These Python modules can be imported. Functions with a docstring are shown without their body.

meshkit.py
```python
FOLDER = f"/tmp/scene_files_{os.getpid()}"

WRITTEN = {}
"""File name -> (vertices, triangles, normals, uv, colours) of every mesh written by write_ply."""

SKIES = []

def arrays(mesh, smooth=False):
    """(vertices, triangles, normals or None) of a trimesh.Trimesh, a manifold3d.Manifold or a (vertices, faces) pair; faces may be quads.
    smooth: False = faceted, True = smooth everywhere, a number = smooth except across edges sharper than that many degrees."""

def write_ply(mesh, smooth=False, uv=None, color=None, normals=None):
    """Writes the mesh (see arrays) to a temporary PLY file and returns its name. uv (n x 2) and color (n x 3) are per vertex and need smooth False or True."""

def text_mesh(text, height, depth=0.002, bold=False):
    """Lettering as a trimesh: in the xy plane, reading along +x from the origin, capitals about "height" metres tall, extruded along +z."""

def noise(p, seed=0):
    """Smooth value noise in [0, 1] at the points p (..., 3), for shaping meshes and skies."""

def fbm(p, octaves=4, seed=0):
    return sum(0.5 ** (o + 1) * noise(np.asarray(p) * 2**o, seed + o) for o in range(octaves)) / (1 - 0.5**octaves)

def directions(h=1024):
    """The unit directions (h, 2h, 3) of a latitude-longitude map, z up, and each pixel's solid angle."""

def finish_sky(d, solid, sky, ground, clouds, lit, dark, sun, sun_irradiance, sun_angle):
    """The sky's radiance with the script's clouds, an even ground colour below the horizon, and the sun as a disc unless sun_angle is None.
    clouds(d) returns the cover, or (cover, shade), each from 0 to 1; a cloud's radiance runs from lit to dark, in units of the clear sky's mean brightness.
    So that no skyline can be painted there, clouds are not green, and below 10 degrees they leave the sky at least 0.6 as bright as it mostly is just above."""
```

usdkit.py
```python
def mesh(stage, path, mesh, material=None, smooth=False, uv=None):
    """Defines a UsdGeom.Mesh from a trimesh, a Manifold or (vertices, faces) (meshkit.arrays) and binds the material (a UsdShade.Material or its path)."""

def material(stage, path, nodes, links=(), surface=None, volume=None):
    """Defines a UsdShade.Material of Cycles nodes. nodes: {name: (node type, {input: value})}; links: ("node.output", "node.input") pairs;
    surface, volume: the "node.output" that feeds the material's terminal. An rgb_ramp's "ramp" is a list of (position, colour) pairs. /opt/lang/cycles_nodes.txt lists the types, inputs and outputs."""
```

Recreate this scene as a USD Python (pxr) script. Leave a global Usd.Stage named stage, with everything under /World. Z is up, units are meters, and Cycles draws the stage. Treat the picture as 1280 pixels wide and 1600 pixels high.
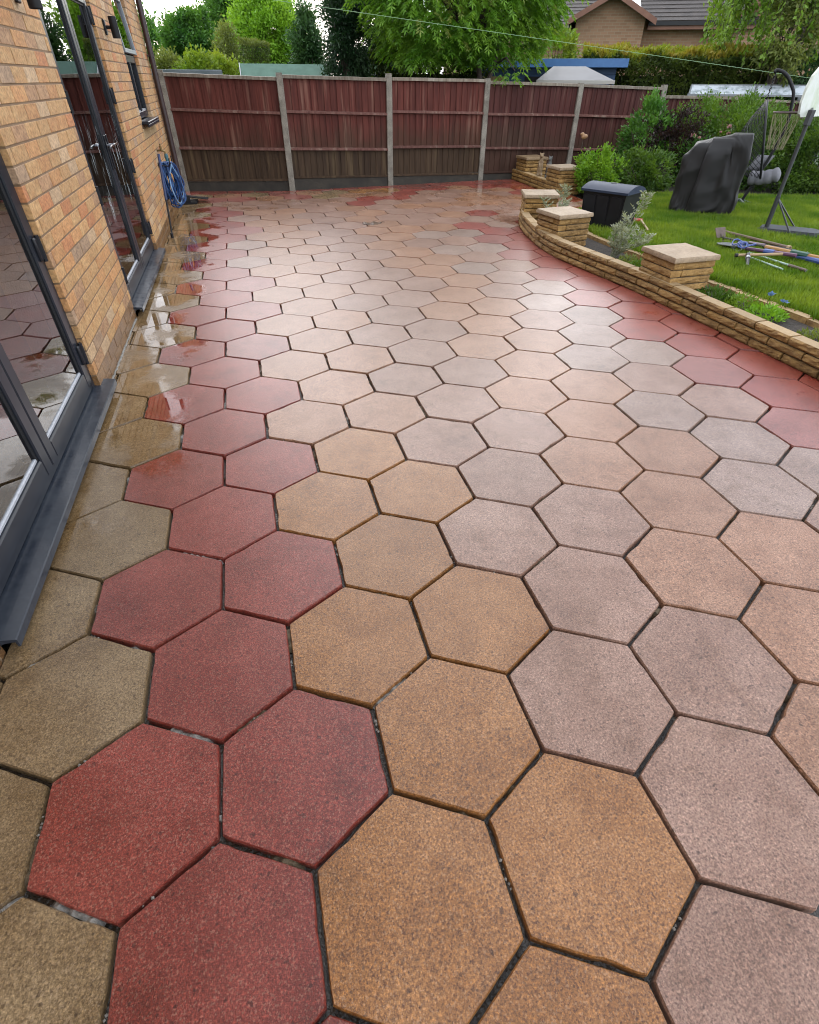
import math, random
import numpy as np
import usdkit, meshkit
from shapely.geometry import Polygon
from shapely import affinity
from pxr import Usd, UsdGeom, UsdLux, UsdShade, Sdf, Gf, Vt

stage = Usd.Stage.CreateInMemory()
W = UsdGeom.Xform.Define(stage, '/World')
UsdGeom.Scope.Define(stage, '/World/Looks')

# ------------------------------------------------------------------ camera
PITCH, YAW, ROLL, FPX = .6883, .2638, .0068, 819.95
EYE = np.array([-.1209, -1.1478, 1.5166])
fwd = np.array([math.sin(YAW) * math.cos(PITCH), math.cos(YAW) * math.cos(PITCH), -math.sin(PITCH)])
rgt = np.array([math.cos(YAW), -math.sin(YAW), 0.]); upv = np.cross(rgt, fwd)
r2 = rgt * math.cos(ROLL) + upv * math.sin(ROLL); u2 = -rgt * math.sin(ROLL) + upv * math.cos(ROLL)
cam = UsdGeom.Camera.Define(stage, '/World/camera')
m4 = Gf.Matrix4d(1)
for k, v in enumerate((r2, u2, -fwd, EYE)):
    m4.SetRow(k, Gf.Vec4d(*map(float, v), 1.0 if k == 3 else 0.0))
cam.AddTransformOp().Set(m4)
cam.CreateHorizontalApertureAttr(36.0); cam.CreateVerticalApertureAttr(45.0)
cam.CreateFocalLengthAttr(FPX / 1280 * 36)
cam.CreateClippingRangeAttr(Gf.Vec2f(.05, 2000))
cam.CreateExposureAttr(1.52)

# ------------------------------------------------------------------ sky and sun (overcast)
SUN = np.array([.02, .82, .44]); SUN /= np.linalg.norm(SUN)
usdkit.material(stage, '/World/Looks/sky_look', {
    'sky': ('sky_texture', {'sky_type': 'single_scattering', 'sun_disc': False, 'sun_elevation': math.asin(SUN[2]), 'sun_rotation': math.atan2(SUN[0], SUN[1]), 'aerosol_density': 2.0}),
    'tc': ('texture_coordinate', {}), 'mp': ('mapping', {'scale': (1.0, 1.0, 2.6)}),
    'n': ('noise_texture', {'scale': 2.2, 'detail': 6.0, 'roughness': .55}),
    'cov': ('rgb_ramp', {'ramp': [(.30, (.55, .55, .55)), (.55, (1, 1, 1))]}),
    'n2': ('noise_texture', {'scale': 3.1, 'detail': 5.0}),
    'cl': ('rgb_ramp', {'ramp': [(.34, (3.2, 3.7, 4.8)), (.60, (10.4, 10.7, 11.3))]}),
    'mx': ('mix', {}), 'bg': ('background_shader', {'strength': .1})},
    [('tc.generated', 'mp.vector'), ('mp.vector', 'n.vector'), ('mp.vector', 'n2.vector'), ('n.fac', 'cov.fac'), ('n2.fac', 'cl.fac'),
     ('cov.color', 'mx.fac'), ('sky.color', 'mx.color1'), ('cl.color', 'mx.color2'), ('mx.color', 'bg.color')], surface='bg.background')
dome = UsdLux.DomeLight.Define(stage, '/World/sky')
UsdShade.MaterialBindingAPI.Apply(dome.GetPrim()).Bind(UsdShade.Material.Get(stage, '/World/Looks/sky_look'))
dome.GetPrim().SetCustomDataByKey('kind', 'structure')
sun = UsdLux.DistantLight.Define(stage, '/World/sun')
sun.CreateIntensityAttr(.2); sun.CreateAngleAttr(62.0); sun.CreateColorAttr(Gf.Vec3f(1, .96, .92))
sun.GetPrim().CreateAttribute('inputs:normalize', Sdf.ValueTypeNames.Bool).Set(True)
_z = SUN; _x = np.cross([0, 1, 0], _z); _x /= np.linalg.norm(_x); _y = np.cross(_z, _x)
ms = Gf.Matrix4d(1)
for k, v in enumerate((_x, _y, _z)): ms.SetRow(k, Gf.Vec4d(*map(float, v), 0))
sun.AddTransformOp().Set(ms)


def project(p):
    d = np.asarray(p, float) - EYE
    zz = d @ fwd
    return 640 + FPX * (d @ r2) / zz, 800 - FPX * (d @ u2) / zz, zz


# ------------------------------------------------------------------ helpers
class MB:
    """collects boxes, tubes and so on and becomes one mesh"""
    def __init__(s): s.v, s.f, s.n = [], [], 0
    def add(s, v, f):
        v, f = np.asarray(v, float), np.asarray(f, int)
        if f.shape[1] == 4: f = np.vstack([f[:, [0, 1, 2]], f[:, [0, 2, 3]]])
        s.v.append(v); s.f.append(f + s.n); s.n += len(v); return s
    def arr(s): return np.vstack(s.v), np.vstack(s.f)
    def box(s, lo, hi, bev=0., M=None):
        lo, hi = np.array(lo, float), np.array(hi, float)
        b = min(bev, .45 * (hi - lo).min())
        if b <= 0:
            v = np.array([[x, y, z] for x in (lo[0], hi[0]) for y in (lo[1], hi[1]) for z in (lo[2], hi[2])])
            f = [[0, 1, 3, 2], [4, 6, 7, 5], [0, 4, 5, 1], [2, 3, 7, 6], [0, 2, 6, 4], [1, 5, 7, 3]]
        else:
            from itertools import product
            v = []; c = (lo + hi) / 2
            idx = {}
            for sx, sy, sz in product((-1, 1), repeat=3):
                cor = np.where(np.array([sx, sy, sz]) > 0, hi, lo)
                for a in range(3):
                    p = cor - b * np.array([sx, sy, sz]); p[a] = cor[a]
                    idx[(sx, sy, sz, a)] = len(v); v.append(p)
            f = []
            for a in range(3):
                o = [k for k in range(3) if k != a]
                for sg in (-1, 1):
                    q = []
                    for s0, s1 in ((-1, -1), (1, -1), (1, 1), (-1, 1)):
                        t = [0, 0, 0]; t[a] = sg; t[o[0]] = s0; t[o[1]] = s1; q.append(idx[(*t, a)])
                    f.append(q)
            for a in range(3):     # edges along axis a
                o = [k for k in range(3) if k != a]
                for s0, s1 in product((-1, 1), repeat=2):
                    def I(sa, face):
                        t = [0, 0, 0]; t[a] = sa; t[o[0]] = s0; t[o[1]] = s1; return idx[(*t, face)]
                    f.append([I(-1, o[0]), I(1, o[0]), I(1, o[1]), I(-1, o[1])])
            v = np.array(v); f3 = []
            for t in product((-1, 1), repeat=3): f3.append([idx[(*t, 0)], idx[(*t, 1)], idx[(*t, 2)]])
            f = [list(q) for q in f]
            tri = []
            for q in f: tri += [[q[0], q[1], q[2]], [q[0], q[2], q[3]]]
            tri += f3; f = np.array(tri)
            fc = v[f].mean(1) - c; nn = np.cross(v[f[:, 1]] - v[f[:, 0]], v[f[:, 2]] - v[f[:, 0]])
            flip = (fc * nn).sum(1) < 0; f[flip] = f[flip][:, ::-1]
        v = np.asarray(v, float)
        if M is not None: v = v @ np.asarray(M[0]).T + np.asarray(M[1])
        return s.add(v, f)
    def tube(s, pts, rad, n=8, caps=True, closed=False):
        p = np.asarray(pts, float); k = len(p)
        rad = np.broadcast_to(np.asarray(rad, float), (k,))
        t = np.gradient(p, axis=0) if not closed else np.roll(p, -1, 0) - np.roll(p, 1, 0)
        t /= np.maximum(np.linalg.norm(t, axis=1, keepdims=True), 1e-9)
        ref = np.array([0, 0, 1.]) if abs(t[0, 2]) < .9 else np.array([1., 0, 0])
        a = np.cross(t[0], ref); a /= np.linalg.norm(a); A = []
        for i in range(k):
            a = a - t[i] * (a @ t[i]); a /= max(np.linalg.norm(a), 1e-9); A.append(a)
        A = np.array(A); B = np.cross(t, A); th = np.arange(n) * 2 * np.pi / n
        v = p[:, None] + rad[:, None, None] * (np.cos(th)[None, :, None] * A[:, None] + np.sin(th)[None, :, None] * B[:, None])
        v = v.reshape(-1, 3); f = []
        for i in range(k if closed else k - 1):
            i2 = (i + 1) % k
            for j in range(n): f.append([i * n + j, i * n + (j + 1) % n, i2 * n + (j + 1) % n, i2 * n + j])
        f = np.array(f); f = np.vstack([f[:, [0, 1, 2]], f[:, [0, 2, 3]]])
        if caps and not closed:
            v = np.vstack([v, p[0], p[-1]]); e = []
            for j in range(n):
                e.append([len(v) - 2, (j + 1) % n, j]); e.append([len(v) - 1, (k - 1) * n + j, (k - 1) * n + (j + 1) % n])
            f = np.vstack([f, e])
        return s.add(v, f)
    def prism(s, poly, z0, z1, M=None):
        """poly: list of xy in order (convex), extruded along z"""
        p = np.asarray(poly, float); n = len(p)
        v = np.vstack([np.c_[p, np.full(n, z0)], np.c_[p, np.full(n, z1)]])
        f = [[i, (i + 1) % n, n + (i + 1) % n, n + i] for i in range(n)]
        tri = [t for q in f for t in ([q[0], q[1], q[2]], [q[0], q[2], q[3]])]
        tri += [[0, i + 1, i] for i in range(1, n - 1)] + [[n, n + i, n + i + 1] for i in range(1, n - 1)]
        if M is not None: v = v @ np.asarray(M[0]).T + np.asarray(M[1])
        return s.add(v, np.array(tri))
    def lathe(s, prof, c, n=16, M=None):
        prof = np.asarray(prof, float); th = np.arange(n) * 2 * np.pi / n
        v = np.array([[r * math.cos(t), r * math.sin(t), z] for r, z in prof for t in th])
        if M is not None: v = v @ np.asarray(M).T
        v = v + np.asarray(c)
        f = [[i * n + j, i * n + (j + 1) % n, (i + 1) * n + (j + 1) % n, (i + 1) * n + j] for i in range(len(prof) - 1) for j in range(n)]
        return s.add(v, f)


NAMES = {}
def path_for(name, parent=None):
    base = '/World' if parent is None else str(parent.GetPath())
    k = NAMES.get((base, name), 0); NAMES[(base, name)] = k + 1
    return f'{base}/{name}' + (f'_{k:03d}' if k else '')

def obj(name, mesh, mat, parent=None, smooth=False, label=None, kind=None):
    if isinstance(mesh, MB): mesh = mesh.arr()
    p = usdkit.mesh(stage, path_for(name, parent), mesh, mat, smooth).GetPrim()
    if label: p.SetCustomDataByKey('label', label)
    if kind: p.SetCustomDataByKey('kind', kind)
    return p

def tag(p, label=None, cat=None, group=None, kind=None):
    for k, v in (('label', label), ('category', cat), ('group', group), ('kind', kind)):
        if v: p.SetCustomDataByKey(k, v)
    return p

def thing(name, label, cat, loc=(0, 0, 0), rotz=0., group=None, kind=None):
    x = UsdGeom.Xform.Define(stage, path_for(name))
    x.AddTranslateOp().Set(Gf.Vec3d(*map(float, loc)))
    if rotz: x.AddRotateZOp().Set(math.degrees(rotz))
    return tag(x.GetPrim(), label, cat, group, kind)

def rot2(a): c, s = math.cos(a), math.sin(a); return np.array([[c, -s, 0], [s, c, 0], [0, 0, 1.]])

# ------------------------------------------------------------------ materials
L = '/World/Looks/'
ALB = .58
def mat(name, c1, c2=None, scale=4., rough=.6, bump=None, speck=None, rnd=0., spec=.5, stretch=None, metallic=0., rough2=None, detail=4., coat=0., lo=.35, hi=.65, island=0.):
    """two-tone noise colour, optional fine speckle (scale, strength), optional bump (scale, distance), per object tone"""
    c2 = c2 or c1
    c1, c2 = (tuple(x * ALB for x in c) for c in (c1, c2))
    N = {'g': ('geometry', {}), 'mp': ('mapping', {'scale': stretch or (1, 1, 1)}), 'n': ('noise_texture', {'scale': scale, 'detail': detail, 'roughness': .6}),
         'r': ('rgb_ramp', {'ramp': [(lo, c1), (hi, c2)]}), 'p': ('principled_bsdf', {'roughness': rough, 'specular_ior_level': spec, 'metallic': metallic, 'coat_weight': coat})}
    K = [('g.position', 'mp.vector'), ('mp.vector', 'n.vector'), ('n.fac', 'r.fac')]
    out = 'r.color'
    if speck:
        N['sn'] = ('noise_texture', {'scale': speck[0], 'detail': 2.0}); N['sr'] = ('rgb_ramp', {'ramp': [(.36, (1 - speck[1],) * 3), (.5, (1, 1, 1)), (.66, (1 + speck[1] * .8,) * 3)]})
        N['sm'] = ('mix', {'mix_type': 'multiply', 'fac': 1.0}); K += [('g.position', 'sn.vector'), ('sn.fac', 'sr.fac'), (out, 'sm.color1'), ('sr.color', 'sm.color2')]; out = 'sm.color'
    if rnd or island:
        N['oi'] = ('object_info', {}); N['mr'] = ('map_range', {'to_min': 1 - (rnd or island), 'to_max': 1 + (rnd or island)}); N['h'] = ('hsv', {})
        K += [('oi.random' if rnd else 'g.random_per_island', 'mr.value'), ('mr.result', 'h.value'), (out, 'h.color')]; out = 'h.color'
    K.append((out, 'p.base_color'))
    if rough2 is not None:
        N['rr'] = ('map_range', {'from_min': .35, 'from_max': .65, 'to_min': rough, 'to_max': rough2, 'clamp': True}); K += [('n.fac', 'rr.value'), ('rr.result', 'p.roughness')]
    if bump:
        N['bn'] = ('noise_texture', {'scale': bump[0], 'detail': 3.0}); N['b'] = ('bump', {'strength': .8, 'distance': bump[1]})
        K += [('mp.vector', 'bn.vector'), ('bn.fac', 'b.height'), ('b.normal', 'p.normal')]
    return usdkit.material(stage, L + name, N, K, surface='p.BSDF')

def leaf_mat(name, c1, c2, scale=1.5, trans=.35, rough=.5, var=.35):
    c1, c2 = (tuple(x * .84 for x in c) for c in (c1, c2))
    N = {'g': ('geometry', {}), 'n': ('noise_texture', {'scale': scale, 'detail': 3.0}), 'r': ('rgb_ramp', {'ramp': [(.33, c1), (.67, c2)]}),
         'mr': ('map_range', {'to_min': 1 - var, 'to_max': 1 + var}), 'h': ('hsv', {}), 'mr2': ('map_range', {'to_min': .485, 'to_max': .515}),
         'p': ('principled_bsdf', {'roughness': rough, 'specular_ior_level': .35}), 't': ('translucent_bsdf', {}), 'm': ('mix_closure', {'fac': trans}),
         'tc': ('mix', {'mix_type': 'multiply', 'fac': 1.0, 'color2': (1.3, 1.25, .6)})}
    K = [('g.position', 'n.vector'), ('n.fac', 'r.fac'), ('r.color', 'h.color'), ('g.random_per_island', 'mr.value'), ('mr.result', 'h.value'), ('g.random_per_island', 'mr2.value'), ('mr2.result', 'h.hue'),
         ('h.color', 'p.base_color'), ('h.color', 'tc.color1'), ('tc.color', 't.color'), ('p.BSDF', 'm.closure1'), ('t.BSDF', 'm.closure2')]
    return usdkit.material(stage, L + name, N, K, surface='m.closure')

def slab_mat(name, c1, c2, speck, speck_hi=1.25):
    """damp concrete slab with exposed grit; standing water in patches along the house and by the fence"""
    c1, c2 = (tuple(x * .50 for x in c) for c in (c1, c2))
    N = {'g': ('geometry', {}), 'x': ('separate_xyz', {}), 'oi': ('object_info', {}),
         'n': ('noise_texture', {'scale': 3.1, 'detail': 6.0, 'roughness': .65}), 'r': ('rgb_ramp', {'ramp': [(.24, tuple(x * .58 for x in c1)), (.42, c1), (.60, c2), (.78, tuple(x * 1.25 for x in c2))]}),
         'gr': ('noise_texture', {'scale': 165.0, 'detail': 3.0, 'roughness': .7}), 'gc': ('rgb_ramp', {'ramp': [(.36, speck), (.46, (.88,) * 3), (.54, (1.12,) * 3), (.62, (speck_hi * 1.25,) * 3), (.70, (speck_hi * 1.8,) * 3)]}),
         'gm': ('mix', {'mix_type': 'multiply', 'fac': .8}), 'vo': ('voronoi_texture', {'scale': 270.0}), 'vb': ('rgb_to_bw', {}), 'vc': ('rgb_ramp', {'ramp': [(.12, speck), (.3, (.82,) * 3), (.62, (1.05,) * 3), (.9, (1.25,) * 3)]}), 'vf': ('rgb_ramp', {'ramp': [(.70, (0, 0, 0)), (.84, (.26,) * 3)]}), 'vfm': ('mix', {'color2': (.24, .185, .135)}), 'st': ('noise_texture', {'scale': 9.0, 'detail': 5.0, 'roughness': .7}), 'sr': ('rgb_ramp', {'ramp': [(.34, (.70, .64, .56)), (.5, (1, 1, 1))]}), 'sm': ('mix', {'mix_type': 'multiply', 'fac': .7}), 'vmm': ('mix', {'mix_type': 'multiply', 'fac': .75}),
         'bg': ('noise_texture', {'scale': 300.0, 'detail': 2.0}),
         'vn': ('noise_texture', {'scale': 60.0, 'detail': 1.0}), 'vr': ('rgb_ramp', {'ramp': [(.27, (.35, .32, .32)), (.34, (1, 1, 1))]}), 'vm': ('mix', {'mix_type': 'multiply', 'fac': .8}),
         'mr': ('map_range', {'to_min': .91, 'to_max': 1.09}), 'h': ('hsv', {}),
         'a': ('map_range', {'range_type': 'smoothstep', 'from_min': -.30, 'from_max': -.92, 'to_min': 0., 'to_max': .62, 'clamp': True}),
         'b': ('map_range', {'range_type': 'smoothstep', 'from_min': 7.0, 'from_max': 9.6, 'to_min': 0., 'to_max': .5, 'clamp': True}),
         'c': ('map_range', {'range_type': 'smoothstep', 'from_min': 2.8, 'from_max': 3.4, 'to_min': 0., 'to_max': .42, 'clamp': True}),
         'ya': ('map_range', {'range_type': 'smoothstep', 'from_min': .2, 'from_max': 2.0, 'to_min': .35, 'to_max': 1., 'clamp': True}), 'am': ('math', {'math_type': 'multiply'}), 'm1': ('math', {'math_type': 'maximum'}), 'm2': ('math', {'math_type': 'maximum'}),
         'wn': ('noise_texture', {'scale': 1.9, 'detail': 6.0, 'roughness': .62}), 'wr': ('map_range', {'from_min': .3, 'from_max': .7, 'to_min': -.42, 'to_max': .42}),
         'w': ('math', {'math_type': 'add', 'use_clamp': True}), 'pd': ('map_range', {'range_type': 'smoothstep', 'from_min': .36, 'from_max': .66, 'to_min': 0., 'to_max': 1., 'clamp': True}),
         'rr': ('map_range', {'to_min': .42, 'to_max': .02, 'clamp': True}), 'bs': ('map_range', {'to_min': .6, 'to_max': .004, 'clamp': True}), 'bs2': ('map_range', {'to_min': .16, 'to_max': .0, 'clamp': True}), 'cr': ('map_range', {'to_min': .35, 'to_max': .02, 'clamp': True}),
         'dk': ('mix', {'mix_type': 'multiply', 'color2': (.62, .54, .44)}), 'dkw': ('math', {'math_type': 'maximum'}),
         'bm': ('bump', {'distance': .003}), 'bm2': ('bump', {'distance': .003}), 'p': ('principled_bsdf', {'specular_ior_level': .18, 'coat_weight': 1.0, 'coat_ior': 1.34})}
    K = [('g.position', 'x.vector'), ('g.position', 'n.vector'), ('g.position', 'gr.vector'), ('g.position', 'vn.vector'), ('g.position', 'wn.vector'),
         ('n.fac', 'r.fac'), ('gr.fac', 'gc.fac'), ('r.color', 'gm.color1'), ('gc.color', 'gm.color2'), ('vn.fac', 'vr.fac'), ('g.position', 'vo.vector'), ('vo.color', 'vb.color'), ('vb.val', 'vc.fac'), ('gm.color', 'vmm.color1'), ('vc.color', 'vmm.color2'), ('g.position', 'bg.vector'), ('vmm.color', 'vfm.color1'), ('vb.val', 'vf.fac'), ('vf.color', 'vfm.fac'), ('g.position', 'st.vector'), ('st.fac', 'sr.fac'), ('vfm.color', 'sm.color1'), ('sr.color', 'sm.color2'), ('sm.color', 'vm.color1'), ('vr.color', 'vm.color2'),
         ('oi.random', 'mr.value'), ('mr.result', 'h.value'), ('vm.color', 'h.color'),
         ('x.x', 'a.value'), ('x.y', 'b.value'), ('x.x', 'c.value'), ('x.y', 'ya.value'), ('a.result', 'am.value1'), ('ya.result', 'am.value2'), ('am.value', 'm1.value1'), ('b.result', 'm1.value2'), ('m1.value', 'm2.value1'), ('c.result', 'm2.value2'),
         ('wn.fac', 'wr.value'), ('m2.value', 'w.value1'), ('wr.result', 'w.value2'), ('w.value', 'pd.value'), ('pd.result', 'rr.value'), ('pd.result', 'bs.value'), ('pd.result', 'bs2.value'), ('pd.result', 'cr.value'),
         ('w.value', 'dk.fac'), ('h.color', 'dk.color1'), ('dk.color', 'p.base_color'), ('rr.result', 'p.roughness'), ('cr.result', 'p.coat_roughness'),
         ('bg.fac', 'bm.height'), ('bs.result', 'bm.strength'), ('bm.normal', 'p.normal'), ('bg.fac', 'bm2.height'), ('bs2.result', 'bm2.strength'), ('bm2.normal', 'p.coat_normal')]
    return usdkit.material(stage, L + name, N, K, surface='p.BSDF')

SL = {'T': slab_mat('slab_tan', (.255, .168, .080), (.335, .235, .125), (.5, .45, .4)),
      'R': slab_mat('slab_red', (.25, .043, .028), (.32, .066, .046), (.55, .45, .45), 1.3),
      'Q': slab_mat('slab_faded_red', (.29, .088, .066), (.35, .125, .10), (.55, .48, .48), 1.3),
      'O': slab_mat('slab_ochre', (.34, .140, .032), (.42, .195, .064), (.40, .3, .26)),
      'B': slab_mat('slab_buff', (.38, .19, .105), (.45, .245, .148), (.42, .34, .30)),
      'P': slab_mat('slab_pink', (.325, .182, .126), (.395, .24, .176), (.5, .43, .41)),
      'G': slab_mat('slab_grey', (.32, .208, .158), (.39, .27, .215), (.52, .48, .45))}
M_BED = mat('joint_bed', (.018, .014, .010), (.045, .034, .022), 30, .3, (90, .01))
M_CRUMB = mat('crumb', (.25, .23, .2), (.4, .38, .34), 30, .5)
M_SOIL = mat('soil', (.022, .016, .011), (.05, .036, .024), 14, .9, (45, .03))
M_LAWN = mat('lawn_base', (.05, .12, .012), (.09, .18, .02), 6, .9, (80, .02))
M_FIELD = mat('field', (.04, .08, .015), (.06, .11, .02), .5, .9)
M_MORTAR = mat('mortar', (.28, .17, .09), (.38, .25, .14), 9, .9, (120, .004))
BR = [mat(f'brick_{n}', a, b, 11, .75, (140, .005), (60, .25), rnd=.10, stretch=(1, 1, 2.2)) for n, a, b in
      (('buff', (.70, .375, .145), (.82, .50, .215)), ('amber', (.70, .335, .125), (.82, .44, .175)), ('orange', (.68, .265, .10), (.78, .35, .14)),
       ('pale', (.72, .47, .25), (.80, .55, .32)), ('brown', (.50, .27, .135), (.68, .40, .195)), ('smoky', (.46, .295, .175), (.66, .43, .25)))]
M_BRICKWET = mat('brick_wet', (.17, .085, .035), (.27, .14, .05), 8, .35, (120, .005), (60, .2), rnd=.12)
M_FRAME = mat('anthracite', (.010, .012, .017), (.015, .018, .024), 3, .3, spec=.3)
M_FRAMEI = mat('anthracite_dark', (.008, .009, .012), None, 3, .35, spec=.3)
M_GASKET = mat('gasket', (.004, .004, .005), None, 3, .6)
M_BEAD = mat('spacer_bar', (.45, .47, .5), (.6, .62, .66), 40, .35)
M_SILL = mat('sill_metal', (.018, .022, .030), (.030, .037, .048), 6, .22, rough2=.4, spec=.35)
M_CHROME = mat('chrome', (.6, .6, .62), None, 2, .15, metallic=1.)
M_BLACK = mat('black_plastic', (.008, .008, .009), (.013, .013, .015), 6, .42, spec=.25)
M_PIPE = mat('brown_pipe', (.032, .016, .016), (.045, .024, .022), 5, .3)
M_WHITE = mat('white_frame', (.22, .245, .27), (.30, .33, .35), 5, .3)
M_STONE = mat('sill_stone', (.50, .33, .15), (.60, .42, .22), 7, .7, (90, .004))
M_ROOM = mat('room_plaster', (.16, .15, .14), None, 3, .9)
M_ROOMF = mat('room_floor', (.06, .045, .035), (.09, .07, .055), 4, .5)
M_POST = mat('concrete_post', (.21, .185, .145), (.38, .345, .28), 6, .85, (160, .004), (110, .25), rnd=.08)
M_GRAVB = mat('gravel_board', (.030, .024, .017), (.062, .05, .034), 5, .85, (120, .004), (90, .2))
def fence_mat(name, a, b, streak, stain=0.):
    a, b, streak = (tuple(x * .72 for x in c) for c in (a, b, streak))
    N = {'g': ('geometry', {}), 'mp': ('mapping', {'scale': (16, 16, 1.1)}), 'n': ('noise_texture', {'scale': 1.5, 'detail': 5.0, 'roughness': .65}), 'r': ('rgb_ramp', {'ramp': [(.3, a), (.62, b)]}),
         'mp2': ('mapping', {'scale': (13, 13, .9)}), 'n2': ('noise_texture', {'scale': 1.0, 'detail': 4.0}), 's': ('rgb_ramp', {'ramp': [(.56, (0, 0, 0)), (.76, (.8,) * 3)]}),
         'mx': ('mix', {'color2': streak}), 'oi': ('object_info', {}), 'mr': ('map_range', {'to_min': .84, 'to_max': 1.14}), 'h': ('hsv', {}),
         'x': ('separate_xyz', {}), 'n3': ('noise_texture', {'scale': 1.3, 'detail': 5.0, 'roughness': .65}), 'zr': ('map_range', {'from_min': 1.25, 'from_max': .45, 'to_min': -.35, 'to_max': .35}), 'ad': ('math', {'math_type': 'add'}),
         'st': ('map_range', {'from_min': .42, 'from_max': .70, 'to_min': 0., 'to_max': stain, 'clamp': True}), 'mx3': ('mix', {'color2': (.030, .024, .013)}),
         'b': ('bump', {'strength': .5, 'distance': .004}), 'p': ('principled_bsdf', {'roughness': .65, 'specular_ior_level': .15})}
    K = [('g.position', 'mp.vector'), ('g.position', 'mp2.vector'), ('mp.vector', 'n.vector'), ('mp2.vector', 'n2.vector'), ('n.fac', 'r.fac'), ('n2.fac', 's.fac'), ('s.color', 'mx.fac'), ('r.color', 'mx.color1'),
         ('g.position', 'x.vector'), ('g.position', 'n3.vector'), ('x.z', 'zr.value'), ('zr.result', 'ad.value1'), ('n3.fac', 'ad.value2'), ('ad.value', 'st.value'), ('st.result', 'mx3.fac'), ('mx.color', 'mx3.color1'),
         ('oi.random', 'mr.value'), ('mr.result', 'h.value'), ('mx3.color', 'h.color'), ('h.color', 'p.base_color'), ('n.fac', 'b.height'), ('b.normal', 'p.normal')]
    return usdkit.material(stage, L + name, N, K, surface='p.BSDF')
F_RED = fence_mat('fence_red', (.062, .0165, .0125), (.13, .036, .026), (.27, .14, .10), .5)
F_RED2 = fence_mat('fence_dark_red', (.045, .014, .012), (.09, .029, .024), (.18, .10, .075), .5)
F_OLIVE = fence_mat('fence_weathered', (.034, .020, .012), (.075, .046, .026), (.15, .105, .055))
F_RAIL = fence_mat('fence_rail', (.10, .04, .033), (.19, .095, .075), (.34, .26, .20))
F_CAP = fence_mat('fence_cap', (.13, .10, .075), (.26, .22, .17), (.36, .33, .27))
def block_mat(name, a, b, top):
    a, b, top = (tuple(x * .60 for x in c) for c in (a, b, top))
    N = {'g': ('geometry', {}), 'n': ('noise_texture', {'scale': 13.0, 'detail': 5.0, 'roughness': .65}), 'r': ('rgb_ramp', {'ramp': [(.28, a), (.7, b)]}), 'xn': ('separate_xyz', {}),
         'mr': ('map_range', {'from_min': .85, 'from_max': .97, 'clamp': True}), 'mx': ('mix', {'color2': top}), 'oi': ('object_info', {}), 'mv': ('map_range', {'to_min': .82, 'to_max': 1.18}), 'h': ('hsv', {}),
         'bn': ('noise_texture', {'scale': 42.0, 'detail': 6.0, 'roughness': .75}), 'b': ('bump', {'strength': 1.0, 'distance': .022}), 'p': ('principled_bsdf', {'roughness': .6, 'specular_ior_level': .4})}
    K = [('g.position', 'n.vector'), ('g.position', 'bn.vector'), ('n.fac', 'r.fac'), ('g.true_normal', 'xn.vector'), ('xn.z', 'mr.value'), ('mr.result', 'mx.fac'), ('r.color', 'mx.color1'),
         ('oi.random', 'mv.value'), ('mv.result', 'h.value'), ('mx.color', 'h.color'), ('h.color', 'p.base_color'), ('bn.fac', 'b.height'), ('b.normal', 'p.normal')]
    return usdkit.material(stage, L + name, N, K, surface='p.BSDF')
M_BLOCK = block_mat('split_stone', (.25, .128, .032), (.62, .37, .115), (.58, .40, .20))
M_BMORT = mat('block_mortar', (.035, .026, .015), (.07, .05, .03), 10, .9)
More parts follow.
